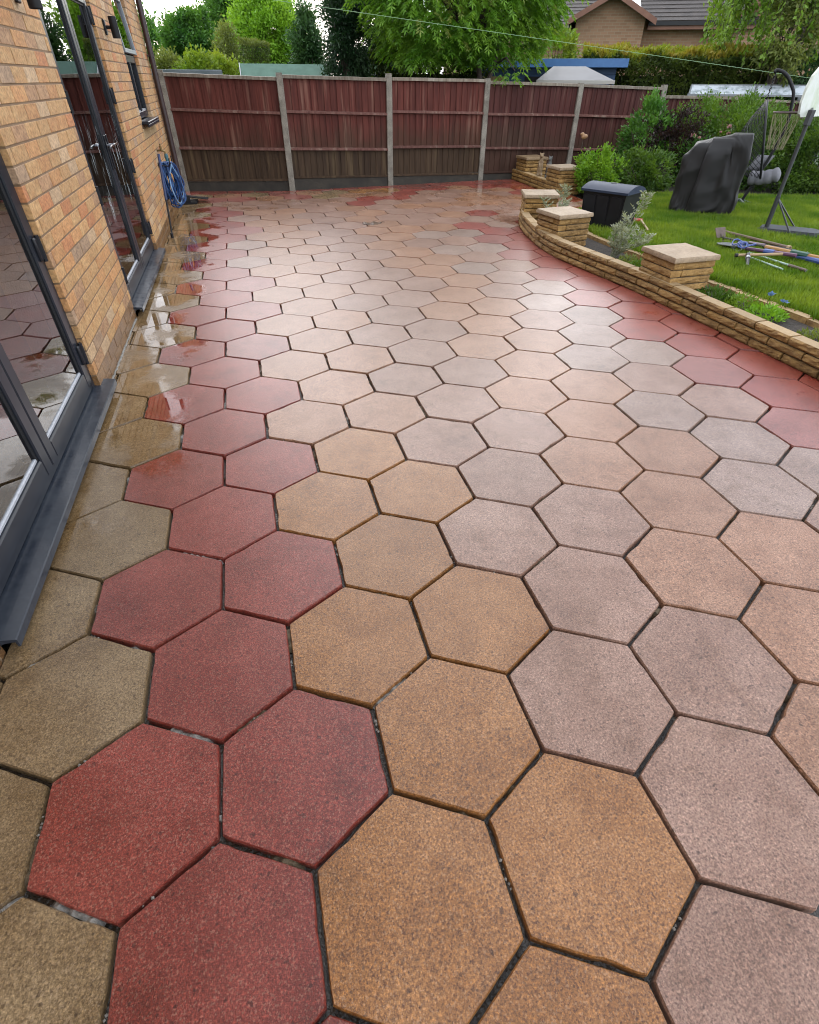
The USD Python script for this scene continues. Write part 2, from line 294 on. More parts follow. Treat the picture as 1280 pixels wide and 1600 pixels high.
M_COPE = mat('coping_stone', (.36, .25, .145), (.50, .37, .235), 5, .55, (60, .006), (40, .12))
M_COPEB = mat('coping_brown', (.24, .15, .075), (.36, .24, .12), 6, .6, (60, .006), (40, .12))

# ------------------------------------------------------------------ ground
S = .264; R3 = 3 ** .5
def sheet(name, poly, z0, z1, m, kind='structure', parent=None):
    b = MB()
    import trimesh
    t = trimesh.creation.extrude_polygon(Polygon(poly) if not isinstance(poly, Polygon) else poly, z1 - z0, engine='earcut'); t.apply_translation((0, 0, z0))
    p = obj(name, (t.vertices, t.faces), m, parent); tag(p, kind=kind); return p
sheet('ground', [(-600, -600), (600, -600), (600, 600), (-600, 600)], -.5, -.20, M_FIELD)
sheet('patio_base', [(-1.3, -3), (5.6, -3), (5.6, 10.9), (-3.2, 10.9), (-3.2, 9.3), (-1.3, 9.3)], -.199, -.032, M_BED)

# garden wall line (front, towards the patio)
GW = np.array([(3.335, -1.2), (3.335, .3), (3.33, 1.3), (3.305, 1.9), (3.285, 2.3), (3.265, 2.7), (3.235, 3.2), (3.18, 3.7), (3.115, 4.2), (3.075, 4.6), (3.10, 5.0), (3.19, 5.5), (3.30, 5.95), (3.45, 6.35), (3.62, 6.66)])
def resample(p, step):
    from scipy.interpolate import CubicSpline
    d = np.r_[0, np.cumsum(np.linalg.norm(np.diff(p, axis=0), axis=1))]; cs = CubicSpline(d, p)
    s = np.linspace(0, d[-1], int(d[-1] / step) + 1); return s, cs(s), d[-1], cs
_s, GWD, GWL, GWC = resample(GW, .05)
patio = Polygon([(-1.165, -2.2)] + [(3.42, -2.2), (3.42, -1.2)] + [tuple(p + np.array([.04, 0])) for p in GWD] + [(3.9, 6.75), (4.35, 6.5), (5.2, 7.2), (5.3, 8.3), (5.07, 8.6), (5.07, 10.25), (4.35, 10.24), (2.48, 9.98), (.65, 9.79), (-1.15, 10.13), (-2.6, 10.3), (-2.6, 9.3), (-1.165, 9.26)])

rg = random.Random(7)
RED_FAR = [(i, j) for i, j in ()]
def slab_colour(i, j, x, y):
    c = i + j / 2
    # far bands that follow the fence and the bend of the garden wall
    fence_y = np.interp(x, [-1.15, .65, 2.48, 4.35, 5.1], [10.13, 9.79, 9.98, 10.24, 10.25])
    d = fence_y - y
    if x > 1.5 and y > 6.1:
        # diagonal red and ochre bands in the far corner
        q = (x - 2.0) * .62 + (9.45 - y) * .78 - .62
        if d < .33: return 'R'
        if x > 4.1 and y > 7.9 and x + y > 12.9: return 'R' if rg.random() < .75 else 'B'
        if abs(q) < .23 and x < 4.6: return 'R'
        if q < 0: return 'O' if rg.random() < .5 else 'B' if rg.random() < .6 else 'R'
        if y < 7.3 and x > 2.9: return 'R' if rg.random() < .5 else 'P'
        if y < 6.8 and c >= 5.6: return 'R'
        return 'P' if rg.random() < .7 else 'B'
    if d < .30: return 'R'
    if d < 1.0 and c > -2: return rg.choice('TBBQ')
    if d < 1.7 and c > -2: return rg.choice('BPP')
    if c <= -2: return 'T'
    if c <= -1: return 'R'
    if c <= -.5: return 'R' if y < 2.2 else 'Q' if y < 5 else rg.choice('QP')
    if c <= 1: return 'O' if y < 1.2 else 'B'
    if c <= 2.5: return 'P'
    if c <= 4: return 'B' if rg.random() < .9 else 'P'
    if c <= 5.5: return 'G' if rg.random() < .5 else 'P'
    return 'Q' if c <= 6 and rg.random() < .7 else 'R'

def worn(poly, r):
    c = np.array(poly.exterior.coords)[:-1]; ce = c.mean(0); out = []
    for k in range(len(c)):
        a, b_ = c[k], c[(k + 1) % len(c)]; n = max(1, int(np.linalg.norm(b_ - a) / .022)); chip = r.uniform(.1, .9) if r.random() < .35 else -1; w = r.uniform(.012, .04); dp = r.uniform(.002, .006)
        for q in range(n):
            t = q / n; p = a + (b_ - a) * t; inn = ce - p; inn = inn / np.linalg.norm(inn); d = r.uniform(0, .0011) + (.002 if q == 0 else 0)
            if chip > 0: d += dp * math.exp(-((t - chip) * np.linalg.norm(b_ - a) / w) ** 2)
            out.append(p + inn * d)
    return Polygon(out)

def slab_mesh(poly, zc, tilt, bev=.003, th=.045):
    o = np.array(poly.exterior.coords)[:-1]; ce = np.array(poly.centroid.coords)[0]
    r_ = np.linalg.norm(o - ce, axis=1, keepdims=True); t = ce + (o - ce) * np.maximum(1 - bev * 1.1 / r_, .9)
    n = len(o); cx = o.mean(0)
    zz = lambda p, z: np.c_[p, z + zc + (p - cx) @ tilt]
    v = np.vstack([zz(t, 0), zz(o, -bev * 2.4), zz(o, -th)])
    f = []
    for a in range(2):
        for i in range(n):
            i2 = (i + 1) % n; f += [[a * n + i, a * n + i2, (a + 1) * n + i2], [a * n + i, (a + 1) * n + i2, (a + 1) * n + i]]
    import mapbox_earcut
    tri = mapbox_earcut.triangulate_float64(np.ascontiguousarray(t), np.array([n], np.uint32)).reshape(-1, 3)
    f = np.array(f); area = ((o[:, 0] * np.roll(o[:, 1], -1) - np.roll(o[:, 0], -1) * o[:, 1]).sum()) > 0
    tn = np.cross(v[tri[:, 1]] - v[tri[:, 0]], v[tri[:, 2]] - v[tri[:, 0]])[:, 2]; tri[tn < 0] = tri[tn < 0][:, ::-1]
    if area: f = f[:, ::-1]
    return v, np.vstack([tri, f])

pav = thing('patio_paving', None, None, kind='structure')
cand = []
for j in range(-5, 28):
    for i in range(-18, 14):
        x, y = R3 * (i + j / 2) * S, 1.5 * j * S
        if not (-2.9 < x < 5.6 and y > -1.6): continue
        pix = project((x, y, 0))
        if pix[2] < .2: continue
        if pix[2] > 0 and (pix[0] < -160 or pix[0] > 1420 or pix[1] > 1900): continue
        gap = .0045 + .0012 * rg.random()
        hexa = Polygon([(x + (S - gap * 1.155) * math.sin(a) + rg.uniform(-.0015, .0015), y + (S - gap * 1.155) * math.cos(a) + rg.uniform(-.0015, .0015)) for a in np.arange(6) * math.pi / 3])
        pl = hexa.intersection(patio)
        if pl.is_empty or pl.geom_type != 'Polygon' or pl.area < .0012: continue
        pl = pl.simplify(.004)
        if pl.geom_type != 'Polygon' or len(pl.exterior.coords) > 14: pl = pl.convex_hull
        cand.append((y, i, j, x, pl))
SLABS = {}
for y, i, j, x, pl in sorted(cand, key=lambda t: t[0]):
    k = slab_colour(i, j, x, y)
    ms_ = slab_mesh(worn(pl, rg) if y < 3.2 else pl, rg.uniform(-.0022, .0022), np.array([rg.uniform(-.006, .006), rg.uniform(-.006, .006)]))
    if ms_ is None: continue
    obj('slab', ms_, SL[k], pav)
    SLABS[(i, j)] = k
# crumbs of old mortar left in the joints
b = MB(); rc = np.random.default_rng(3)
for (i, j) in list(SLABS):
    x, y = R3 * (i + j / 2) * S, 1.5 * j * S
    if y > 2.6: continue
    for e in range(3):
        if rc.random() < .72: continue
        a0, a1 = e * math.pi / 3, (e + 1) * math.pi / 3
        p0, p1 = np.array([x + S * math.sin(a0), y + S * math.cos(a0)]), np.array([x + S * math.sin(a1), y + S * math.cos(a1)])
        c0 = rc.uniform(.15, .8)
        for q in range(rc.integers(2, 9)):
            p = p0 + (p1 - p0) * np.clip(c0 + rc.normal(0, .06), .05, .95) + rc.normal(0, .0015, 2); r = rc.uniform(.0025, .0055)
            if not patio.contains(Polygon([(p[0] - .02, p[1] - .02), (p[0] + .02, p[1] - .02), (p[0], p[1] + .02)])): continue
            oc = np.array([[1, 0, 0], [-1, 0, 0], [0, 1, 0], [0, -1, 0], [0, 0, 1], [0, 0, -1.]]) * r * rc.uniform(.6, 1.3, (6, 1)) @ rot2(rc.uniform(0, 6)).T
            b.add(oc + [p[0], p[1], -.007 - rc.uniform(0, .006)], [[0, 2, 4], [2, 1, 4], [1, 3, 4], [3, 0, 4], [2, 0, 5], [1, 2, 5], [3, 1, 5], [0, 3, 5]])
obj('joint_crumbs', b, M_CRUMB, pav, kind='stuff')
b = MB(); b2 = MB()
for (i, j) in list(SLABS):
    x, y = R3 * (i + j / 2) * S, 1.5 * j * S
    if y > 4.5: continue
    for e in range(3):
        if rc.random() < .5: continue
        a0, a1 = e * math.pi / 3, (e + 1) * math.pi / 3
        p0, p1 = np.array([x + S * math.sin(a0), y + S * math.cos(a0)]), np.array([x + S * math.sin(a1), y + S * math.cos(a1)])
        lo, hi = sorted(rc.uniform(.02, .98, 2)); m_ = max(3, int((hi - lo) * 22)); t = np.linspace(lo, hi, m_)[:, None]; q = p0 + (p1 - p0) * t
        if not patio.contains(Polygon([q[0] - .02, q[0] + [.02, -.02], q[-1] + [0, .02]]).buffer(.01)): continue
        nn_ = np.array([-(p1 - p0)[1], (p1 - p0)[0]]) / S; zt = -.0075 - .012 * rc.random(m_); zt[[0, -1]] = -.03
        v = np.vstack([np.c_[q - nn_ * .0075, zt - .001 + rc.normal(0, .0015, m_)], np.c_[q + nn_ * rc.normal(0, .001, m_)[:, None], zt + .0015], np.c_[q + nn_ * .0075, zt - .001 + rc.normal(0, .0015, m_)]])
        f = [[r_ * m_ + k, r_ * m_ + k + 1, (r_ + 1) * m_ + k + 1, (r_ + 1) * m_ + k] for r_ in range(2) for k in range(m_ - 1)]
        (b2 if (i + j / 2 <= -1.5 and rc.random() < .5) or rc.random() < .08 else b).add(v, f)
obj('joint_sand', b, mat('joint_sand', (.07, .05, .028), (.20, .145, .08), 45, .8, (300, .004)), pav, kind='stuff')
obj('old_mortar', b2, mat('old_mortar', (.26, .25, .22), (.48, .46, .42), 60, .7, (300, .004)), pav, kind='stuff')

# ------------------------------------------------------------------ house
WX = -1.17
house = thing('brick_house', 'buff brick house wall with dark glazed doors along the left of the patio', 'house')
D1, D2, WI = (.25, 2.18), (3.66, 5.58), (6.93, 8.0)
DT, WS, WT, Y0, Y1, WH = 2.13, 1.10, 2.3, -3.0, 9.22, 2.72
b = MB(); xb0, xb1 = -1.45, -1.1722
for y0, y1, z0, z1 in ((Y0, D1[0], 0, DT), (D1[1], D2[0], 0, DT), (D2[1], WI[0], 0, DT), (WI[1], Y1, 0, DT), (WI[0], WI[1], 0, WS), (Y0, Y1, WT, WH), (Y0, WI[0], DT, WT), (WI[1], Y1, DT, WT)):
    b.box((xb0, y0 + (.004 if y0 != Y0 else 0), z0 - .1 if z0 == 0 else z0), (xb1, y1 - .004, z1))
b.box((-7, Y1 - .27, -.1), (xb0, Y1 - .004, WH)); b.box((-7, Y0, -.1), (xb0, Y0 + .2, WH))
obj('wall', b, M_MORTAR, house)
b = MB(); b.box((-7.25, Y0, WH), (WX, Y1, 5.0)); b.box((-7.25, Y0, -.1), (-7, Y1, WH))
UP = usdkit.material(stage, L + 'upper_brick', {'g': ('geometry', {}), 'x': ('separate_xyz', {}), 'c': ('combine_xyz', {}), 't': ('brick_texture', {'scale': 1.0, 'brick_width': .225, 'row_height': .075, 'mortar_size': .005, 'color1': (.25, .125, .05), 'color2': (.30, .175, .075), 'mortar': (.23, .16, .09)}), 'p': ('principled_bsdf', {'roughness': .8})},
    [('g.position', 'x.vector'), ('x.y', 'c.x'), ('x.z', 'c.y'), ('c.vector', 't.vector'), ('t.color', 'p.base_color')], surface='p.BSDF')
obj('upper_wall', b, UP, house)
b = MB(); b.prism([(-7.6, 4.95), (-.85, 4.95), (-4.2, 7.2)], 0, Y1 - Y0 + .6, M=(np.array([[1, 0, 0], [0, 0, -1], [0, 1, 0.]]), (0, Y1 + .3, 0)))
M_TILE = mat('roof_tile', (.05, .042, .04), (.085, .07, .065), 3, .7, (30, .02))
obj('roof', b, M_TILE, house)
b = MB(); b.box((-6.99, Y0 + .21, -.02), (-1.46, Y1 - .28, .02)); obj('room_floor', b, M_ROOMF, house)
b = MB(); b.box((-6.99, Y0 + .21, 2.5), (-1.46, Y1 - .28, 2.6)); b.box((-6.99, Y0 + .205, 0), (-6.9, Y1 - .28, 2.5)); b.box((-6.8, 3.0, 0), (-1.47, 3.1, 2.5)); b.box((-6.8, 6.2, 0), (-1.47, 6.3, 2.5)); obj('room_wall', b, M_ROOM, house)
# bricks
rb = random.Random(11); bricks = []
for c in range(-1, 36):
    z0 = .066 + .075 * c + .005; z1 = z0 + .065
    off = 2.69 if c % 2 else 2.69 + .1125
    k0 = math.floor((Y0 - off) / .225); y = off + k0 * .225
    while y < Y1:
        a, e = max(y + .0055, Y0), min(y + .2195, Y1)
        segs = [(a, e)]
        for (o0, o1, oz0, oz1) in ((D1[0], D1[1], 0, DT), (D2[0], D2[1], 0, DT), (WI[0], WI[1], WS - .02, WT)):
            if z1 > oz0 + .01 and z0 < oz1 - .01:
                segs = [s for p, q in segs for s in ((p, min(q, o0)), (max(p, o1), q)) if s[1] - s[0] > .02]
        if .955 < (z0 + z1) / 2 < 1.07 + .03: segs = [s for p, q in segs for s in ((p, min(q, 6.82)), (max(p, 8.12), q)) if s[1] - s[0] > .02]
        for p, q in segs: bricks.append((p, q, max(z0, -.03), z1, c))
        y += .225
def brick_geo(p, q, z0, z1):
    x = WX + rb.uniform(-.0006, .0018); e = .0016; j = lambda: rb.uniform(-.0007, .0007)
    bk = [(-1.27, p, z0), (-1.27, q, z0), (-1.27, q, z1), (-1.27, p, z1)]
    md = [(x - .0012 + j(), p + j(), z0 + j()), (x - .0012 + j(), q + j(), z0 + j()), (x - .0012 + j(), q + j(), z1 + j()), (x - .0012 + j(), p + j(), z1 + j())]
    fr = [(x + j(), p + e, z0 + e), (x + j(), q - e, z0 + e), (x + j(), q - e, z1 - e), (x + j(), p + e, z1 - e)]
    f = [[8, 9, 10, 11]]
    for a in range(2):
        for i in range(4): f.append([a * 4 + i, a * 4 + (i + 1) % 4, a * 4 + 4 + (i + 1) % 4, a * 4 + 4 + i])
    return np.array(bk + md + fr), np.array(f)
def seen(bk):
    u, v, z = project((WX, (bk[0] + bk[1]) / 2, (bk[2] + bk[3]) / 2)); return z > .1 and -15 < u < 1290 and -15 < v < 1615
vis = [bk for bk in bricks if seen(bk)]; vis.sort(key=lambda t: (t[0] - EYE[1]) ** 2 + (t[2] - EYE[2]) ** 2)
single = set(vis[:300])
def brick_tone(c): return M_BRICKWET if c <= 0 else rb.choices(BR, (42, 28, 6, 9, 10, 4))[0]
rest = {}
for bk in bricks:
    m = brick_tone(bk[4]); g = brick_geo(*bk[:4])
    if bk in single: obj('brick', g, m, house)
    else: rest.setdefault(str(m.GetPath()), (m, MB()))[1].add(*g)
for m, b in rest.values(): obj('brickwork', b, m, house, kind='stuff')
# line of pale mortar crumbs where wall meets paving
b = MB(); yy = np.linspace(2.3, 3.6, 60); rr = np.random.default_rng(5)
b.tube(np.c_[WX + .004 + rr.normal(0, .002, 60), yy, np.full(60, .002) + rr.normal(0, .002, 60)], .006 + .004 * rr.random(60), 5)
obj('mortar_fillet', b, M_CRUMB, house)

GLASS = usdkit.material(stage, L + 'pane_glass', {'t': ('transparent_bsdf', {'color': (.70, .76, .75)}), 'g': ('glossy_bsdf', {'roughness': .0, 'color': (.95, .97, 1)}), 'f': ('fresnel', {'IOR': 4.2}), 'm': ('mix_closure', {})},
    [('f.fac', 'm.fac'), ('t.BSDF', 'm.closure1'), ('g.BSDF', 'm.closure2')], surface='m.closure')
# splashed pane: run marks of dried water
GLASS2 = usdkit.material(stage, L + 'splashed_glass', {'t': ('transparent_bsdf', {'color': (.70, .76, .75)}), 'g': ('glossy_bsdf', {'roughness': .0, 'color': (.95, .97, 1)}), 'f': ('fresnel', {'IOR': 4.2}), 'm': ('mix_closure', {}),
    'd': ('diffuse_bsdf', {'color': (.55, .62, .62)}), 'ge': ('geometry', {}), 'mp': ('mapping', {'scale': (1, 26, 2.2)}), 'n': ('noise_texture', {'scale': 1.6, 'detail': 4.0}), 'r': ('rgb_ramp', {'ramp': [(.6, (0, 0, 0)), (.72, (.5,) * 3)]}),
    'x': ('separate_xyz', {}), 'zr': ('map_range', {'range_type': 'smoothstep', 'from_min': 1.35, 'from_max': 1.0, 'clamp': True}), 'zr2': ('map_range', {'range_type': 'smoothstep', 'from_min': .45, 'from_max': .75, 'clamp': True}), 'mm': ('math', {'math_type': 'multiply'}), 'mm2': ('math', {'math_type': 'multiply'}), 'm2': ('mix_closure', {})},
    [('f.fac', 'm.fac'), ('t.BSDF', 'm.closure1'), ('g.BSDF', 'm.closure2'), ('ge.position', 'mp.vector'), ('mp.vector', 'n.vector'), ('n.fac', 'r.fac'), ('ge.position', 'x.vector'), ('x.z', 'zr.value'), ('x.z', 'zr2.value'),
     ('zr.result', 'mm.value1'), ('zr2.result', 'mm.value2'), ('mm.value', 'mm2.value1'), ('r.color', 'mm2.value2'), ('mm2.value', 'm2.fac'), ('m.closure', 'm2.closure1'), ('d.BSDF', 'm2.closure2')], surface='m2.closure')

def french_door(y0, y1, splashed=False):
    d = UsdGeom.Xform.Define(stage, path_for('french_door', house)).GetPrim()
    xo, xi = WX - .028, WX - .098
    g = .004; y0, y1 = y0 + g, y1 - g; yc = (y0 + y1) / 2; zt = DT - .005; fw = .052
    b = MB(); b.box((xi, y0, .075), (xo, y0 + fw, zt), .004); b.box((xi, y1 - fw, .075), (xo, y1, zt), .004)
    b.box((xi, y0 + fw, zt - fw), (xo, y1 - fw, zt), .004); b.box((xi, y0 + fw, .088), (xo - .002, y1 - fw, .125), .004)
    obj('frame', b, M_FRAME, d)
    st = .078
    for k, (a, e) in enumerate(((y0 + fw + .004, yc - .003), (yc + .003, y1 - fw - .004))):
        b = MB(); X1 = xo + .010; X0 = xi + .004; zb = .13; zl = zt - fw - .004
        b.box((X0, a, zb), (X1, a + st, zl), .006); b.box((X0, e - st, zb), (X1, e, zl), .006)
        b.box((X0, a + st, zb), (X1, e - st, zb + .085), .006); b.box((X0, a + st, zl - .075), (X1, e - st, zl), .006)
        obj('leaf', b, M_FRAME, d)
        b = MB(); i0, i1, j0, j1 = a + st, e - st, zb + .085, zl - .075; xg = X1 - .02; t = .010
        b.box((xg - .012, i0, j0), (xg + .008, i0 + t, j1)); b.box((xg - .012, i1 - t, j0), (xg + .008, i1, j1)); b.box((xg - .012, i0 + t, j1 - t), (xg + .008, i1 - t, j1))
        obj('gasket', b, M_GASKET, d)
        b = MB(); b.box((xg - .012, i0 + t, j0), (xg + .008, i1 - t, j0 + .016), .003); obj('glazing_bead', b, M_BEAD, d)
        b = MB(); b.add([(xg, i0 + .002, j0 + .002), (xg, i1 - .002, j0 + .002), (xg, i1 - .002, j1 - .002), (xg, i0 + .002, j1 - .002)], [[0, 1, 2, 3]])
        obj('pane', b, GLASS2 if splashed else GLASS, d)
        hy = a - .002 if k == 0 else e + .002
        for hz in (.25, .80, 1.34, 1.88):
            b = MB(); s_ = -1 if k == 0 else 1
            b.box((X1 - .004, hy - .045, hz), (X1 + .014, hy + .045, hz + .105), .006); b.tube([(X1 + .014, hy, hz - .008), (X1 + .014, hy, hz + .113)], .011, 8)
            obj('hinge', b, M_FRAMEI, d, 40)
        # lever handle on a long plate
        ys = (e - st / 2) if k == 0 else (a + st / 2)
        b = MB(); b.box((X1, ys - .016, .92), (X1 + .010, ys + .016, 1.16), .004); obj('handle_plate', b, M_FRAMEI, d)
        b = MB(); dr = -1 if k == 0 else 1
        b.tube([(X1 + .008, ys, 1.09), (X1 + .045, ys, 1.09), (X1 + .052, ys + dr * .012, 1.09), (X1 + .052, ys + dr * .125, 1.085)], .0085, 8); obj('handle', b, M_CHROME, d, 40)
    # sill with a turned-down nose
    pr = [(WX - .11, .03), (WX - .11, .088), (WX + .02, .076), (WX + .062, .070), (WX + .066, .066), (WX + .066, .034), (WX + .058, .034), (WX + .058, .058), (WX - .0, .058), (WX - .0, .03)]
    n = len(pr); v = np.array([[x, yy_, z] for yy_ in (y0 - .022, y1 + .1) for x, z in pr]); f = [[i, (i + 1) % n, n + (i + 1) % n, n + i] for i in range(n)]
    import mapbox_earcut
    tr = mapbox_earcut.triangulate_float64(np.array(pr, float), np.array([n], np.uint32)).reshape(-1, 3).astype(int)
    b = MB(); b.add(v, f); b.add(v, np.vstack([tr, tr[:, ::-1] + n])); obj('sill', b, M_SILL, d)
    return d
french_door(*D1); french_door(*D2, splashed=True)
# casement window
wd = UsdGeom.Xform.Define(stage, path_for('window', house)).GetPrim()
xo, xi = WX - .035, WX - .10; b = MB()
wy0, wy1, wz0, wz1 = WI[0] + .004, WI[1] - .004, WS + .05, WT - .004
b.box((xi, wy0, wz0), (xo, wy0 + .06, wz1), .004); b.box((xi, wy1 - .06, wz0), (xo, wy1, wz1), .004); b.box((xi, wy0 + .06, wz0), (xo, wy1 - .06, wz0 + .06), .004); b.box((xi, wy0 + .06, wz1 - .06), (xo, wy1 - .06, wz1), .004)
b.box((xi, wy0 + .06, 1.66), (xo, wy1 - .06, 1.73), .004); b.box((xi, (wy0 + wy1) / 2 - .035, wz0 + .06), (xo, (wy0 + wy1) / 2 + .035, 1.66), .004); obj('frame', b, M_FRAME, wd)
for a, e in ((wy0 + .06, (wy0 + wy1) / 2 - .035), ((wy0 + wy1) / 2 + .035, wy1 - .06)):
    b = MB(); b.add([(xo - .03, a, wz0 + .06), (xo - .03, e, wz0 + .06), (xo - .03, e, 1.66), (xo - .03, a, 1.66)], [[0, 1, 2, 3]]); obj('pane', b, GLASS, wd)
    b = MB(); b.box((xo - .03, a, wz0 + .06), (xo - .012, e, wz0 + .075)); obj('glazing_bead', b, M_BEAD, wd)
an = math.radians(5); Rm = np.array([[math.cos(an), 0, -math.sin(an)], [0, 1, 0], [math.sin(an), 0, math.cos(an)]])   # top-hung vent pushed open
piv = np.array([xo - .01, 0, wz1 - .06]); h = wz1 - .06 - 1.735
b = MB(); a, e = wy0 + .062, wy1 - .062
T = (Rm, piv)
b.box((-.03, a, -h), (.012, a + .035, 0), .004, T); b.box((-.03, e - .035, -h), (.012, e, 0), .004, T); b.box((-.03, a + .035, -h), (.012, e - .035, -h + .04), .004, T); b.box((-.03, a + .035, -.035), (.012, e - .035, 0), .004, T)
obj('vent', b, M_WHITE, wd)
b = MB(); b.add(np.array([(-.01, a + .035, -h + .04), (-.01, e - .035, -h + .04), (-.01, e - .035, -.035), (-.01, a + .035, -.035)]) @ Rm.T + piv, [[0, 1, 2, 3]]); obj('pane', b, GLASS, wd)
b = MB(); b.box((WX - .12, WI[0] - .03, WS + .005), (WX + .075, WI[1] + .03, WS + .035), .006); b.box((WX + .055, WI[0] - .03, WS - .02), (WX + .075, WI[1] + .03, WS + .01), .004); obj('sill', b, M_FRAME, wd)
b = MB(); b.box((-1.27, 6.83, .972), (WX + .006, 8.11, 1.066), .004); obj('sub_sill', b, M_STONE, house)
# downpipe
b = MB(); b.tube([(WX + .055, 9.12, z) for z in (5.0, 3, 1.0, .16)] + [(WX + .07, 9.1, .09), (WX + .11, 9.06, .05)], .037, 12); obj('downpipe', b, M_PIPE, house, 40)
for z in (.42, 1.75):
    b = MB(); b.lathe([(.036, 0), (.043, 0), (.043, .03), (.036, .03)], (WX + .055, 9.12, z), 12); b.box((WX - .002, 9.065, z + .004), (WX + .03, 9.175, z + .026)); obj('pipe_clip', b, M_PIPE, house)
b = MB(); b.tube([(WX + .018, 9.195, z) for z in (.3, 2.7, 5)], .008, 6); obj('cable', b, mat('cable_white', (.55, .52, .46)), house)
b = MB(); b.box((-.72, Y0 - .2, 4.86), (-.62, Y1 + .2, 4.97)); b.box((-1.17, Y0 - .2, 4.9), (-.72, Y1 + .2, 4.94)); obj('gutter', b, M_PIPE, house)

# wall lamps
def lamp(y, label):
    t = thing('wall_lamp', label, 'wall lamp', (WX, y, 1.885), group=None)
    b = MB(); b.box((.002, -.035, -.055), (.02, .035, .055), .006); obj('back_plate', b, M_BLACK, t)
    b = MB(); b.tube([(.018, 0, 0), (.06, 0, 0)], .014, 8); obj('arm', b, M_BLACK, t, 40)
    b = MB(); b.lathe([(.0, .066), (.024, .066), (.027, .07), (.033, .076), (.035, .071), (.035, -.071), (.033, -.076), (.027, -.07), (.024, -.066), (0, -.066)], (.09, 0, 0), 20); obj('lamp_body', b, M_BLACK, t, 40)
lamp(6.0, 'black up and down wall lamp between the far glazed door and the window')
lamp(3.22, 'black wall lamp cut off by the top edge between the two glazed doors')

# tap, hose, lance, gully
t = thing('garden_tap', 'small tarnished tap on the brick wall above the blue hose', 'tap', (WX, 7.62, .80))
M_BRASS = mat('old_brass', (.20, .13, .05), (.32, .22, .09), 30, .4, metallic=.8); M_TEAL = mat('tap_fitting', (.05, .16, .2), (.08, .24, .28), 20, .4)
b = MB(); b.tube([(.0, 0, 0), (.06, 0, 0), (.09, 0, -.01), (.10, 0, -.05)], .012, 8); b.lathe([(.0, 0), (.016, 0), (.013, .05), (0, .055)], (.055, 0, .0), 8); obj('spout', b, M_BRASS, t, 40)
b = MB(); b.tube([(.055, -.045, .068), (.055, .045, .068)], .006, 6); b.tube([(.055, 0, .045), (.055, 0, .068)], .006, 6); obj('tap_handle', b, M_BRASS, t)
b = MB(); b.lathe([(.0, 0), (.02, 0), (.024, -.03), (.018, -.09), (0, -.095)], (.10, 0, -.035), 10); obj('hose_connector', b, M_TEAL, t, 40)
t = thing('hose_hanger', 'dark metal hose hanger holding the blue coil on the brick wall', 'hose hanger', (WX, 7.55, .66))
b = MB(); b.box((.0, -.17, -.02), (.012, .17, .03), .003); obj('back_plate', b, M_BLACK, t)
for yy_ in (-.15, .15):
    b = MB(); b.tube([(.01, yy_, 0), (.12, yy_, -.01), (.145, yy_, .02), (.145, yy_, .075)], .008, 6); obj('arm', b, M_BLACK, t)
M_HOSE = mat('blue_hose', (.010, .045, .17), (.035, .12, .32), 12, .3, rnd=0)
M_HOSE2 = mat('pale_blue_hose', (.18, .36, .62), (.30, .48, .70), 12, .3)
hs = thing('garden_hose', 'blue garden hose hung in long loops on the brick wall by the downpipe', 'hose', (WX, 7.55, .66))
rh = np.random.default_rng(8)
for k in range(20):
    a = np.linspace(0, 2 * np.pi, 33)[:-1]; wv = rh.uniform(.09, .22); ln = rh.uniform(.36, .52); dx = rh.uniform(.02, .14); oy = rh.uniform(-.06, .07)
    ww = .68 * wv * np.sin(a) * (1.05 - .45 * np.cos(a)); ph = rh.uniform(.1, 1.0); tw_ = rh.uniform(-.25, .25); yy_ = oy + ww * math.cos(ph) + .03 * np.sin(2 * a + k); zz_ = .02 - ln / 2 * (1 - np.cos(a)) + tw_ * ww; xx_ = dx + .02 + np.maximum(ww * math.sin(ph), -.04) + .015 * np.sin(3 * a + k)
    b = MB(); b.tube(np.c_[np.maximum(xx_, .012), yy_, zz_], .0085, 7, closed=True); obj('loop', b, M_HOSE2 if k in (3, 9) else M_HOSE, hs, True)
b = MB(); b.tube([(.10, .07, .045), (.11, .05, -.02), (.1, .0, -.1), (.09, -.1, -.2)], .0085, 7); obj('tail', b, M_HOSE, hs, True)
t = thing('spray_lance', 'long thin black lance with blue top leaning on the brick wall before the hose', 'spray lance', (0, 0, 0))
pa, pb = np.array([-1.10, 6.48, .01]), np.array([-1.10, 7.12, .80])
b = MB(); b.tube([pa, pa + (pb - pa) * .45], [.010, .012], 8); obj('rod', b, M_BLACK, t, 40)
b = MB(); b.tube([pa + (pb - pa) * .45, pb], .016, 8); obj('grip', b, mat('navy_grip', (.012, .03, .10), (.02, .05, .16), 6, .4), t, 40)
b = MB(); b.lathe([(.0, 0), (.018, 0), (.018, .05), (0, .055)], pa, 8); obj('nozzle', b, M_BLACK, t, 40)
t = thing('drain_surround', 'low black plastic gully surround with raised flaps at the foot of the downpipe', 'drain cover', (-1.06, 8.98, 0))
b = MB(); b.box((-.11, -.17, 0), (.15, .12, .035), .008); b.box((-.11, -.17, .035), (-.085, .12, .14), .006); b.box((-.085, -.17, .035), (.06, -.15, .12), .005); obj('tray', b, M_BLACK, t)
for k, (yy_, an) in enumerate(((-.07, .16), (.06, .1))):
    Ra = np.array([[math.cos(an), 0, math.sin(an)], [0, 1, 0], [-math.sin(an), 0, math.cos(an)]])
    b = MB(); b.box((0, -.055, 0), (.36, .055, .014), .004, (Ra, (-.04, yy_, .105 - .03 * k))); obj('flap', b, M_BLACK, t)

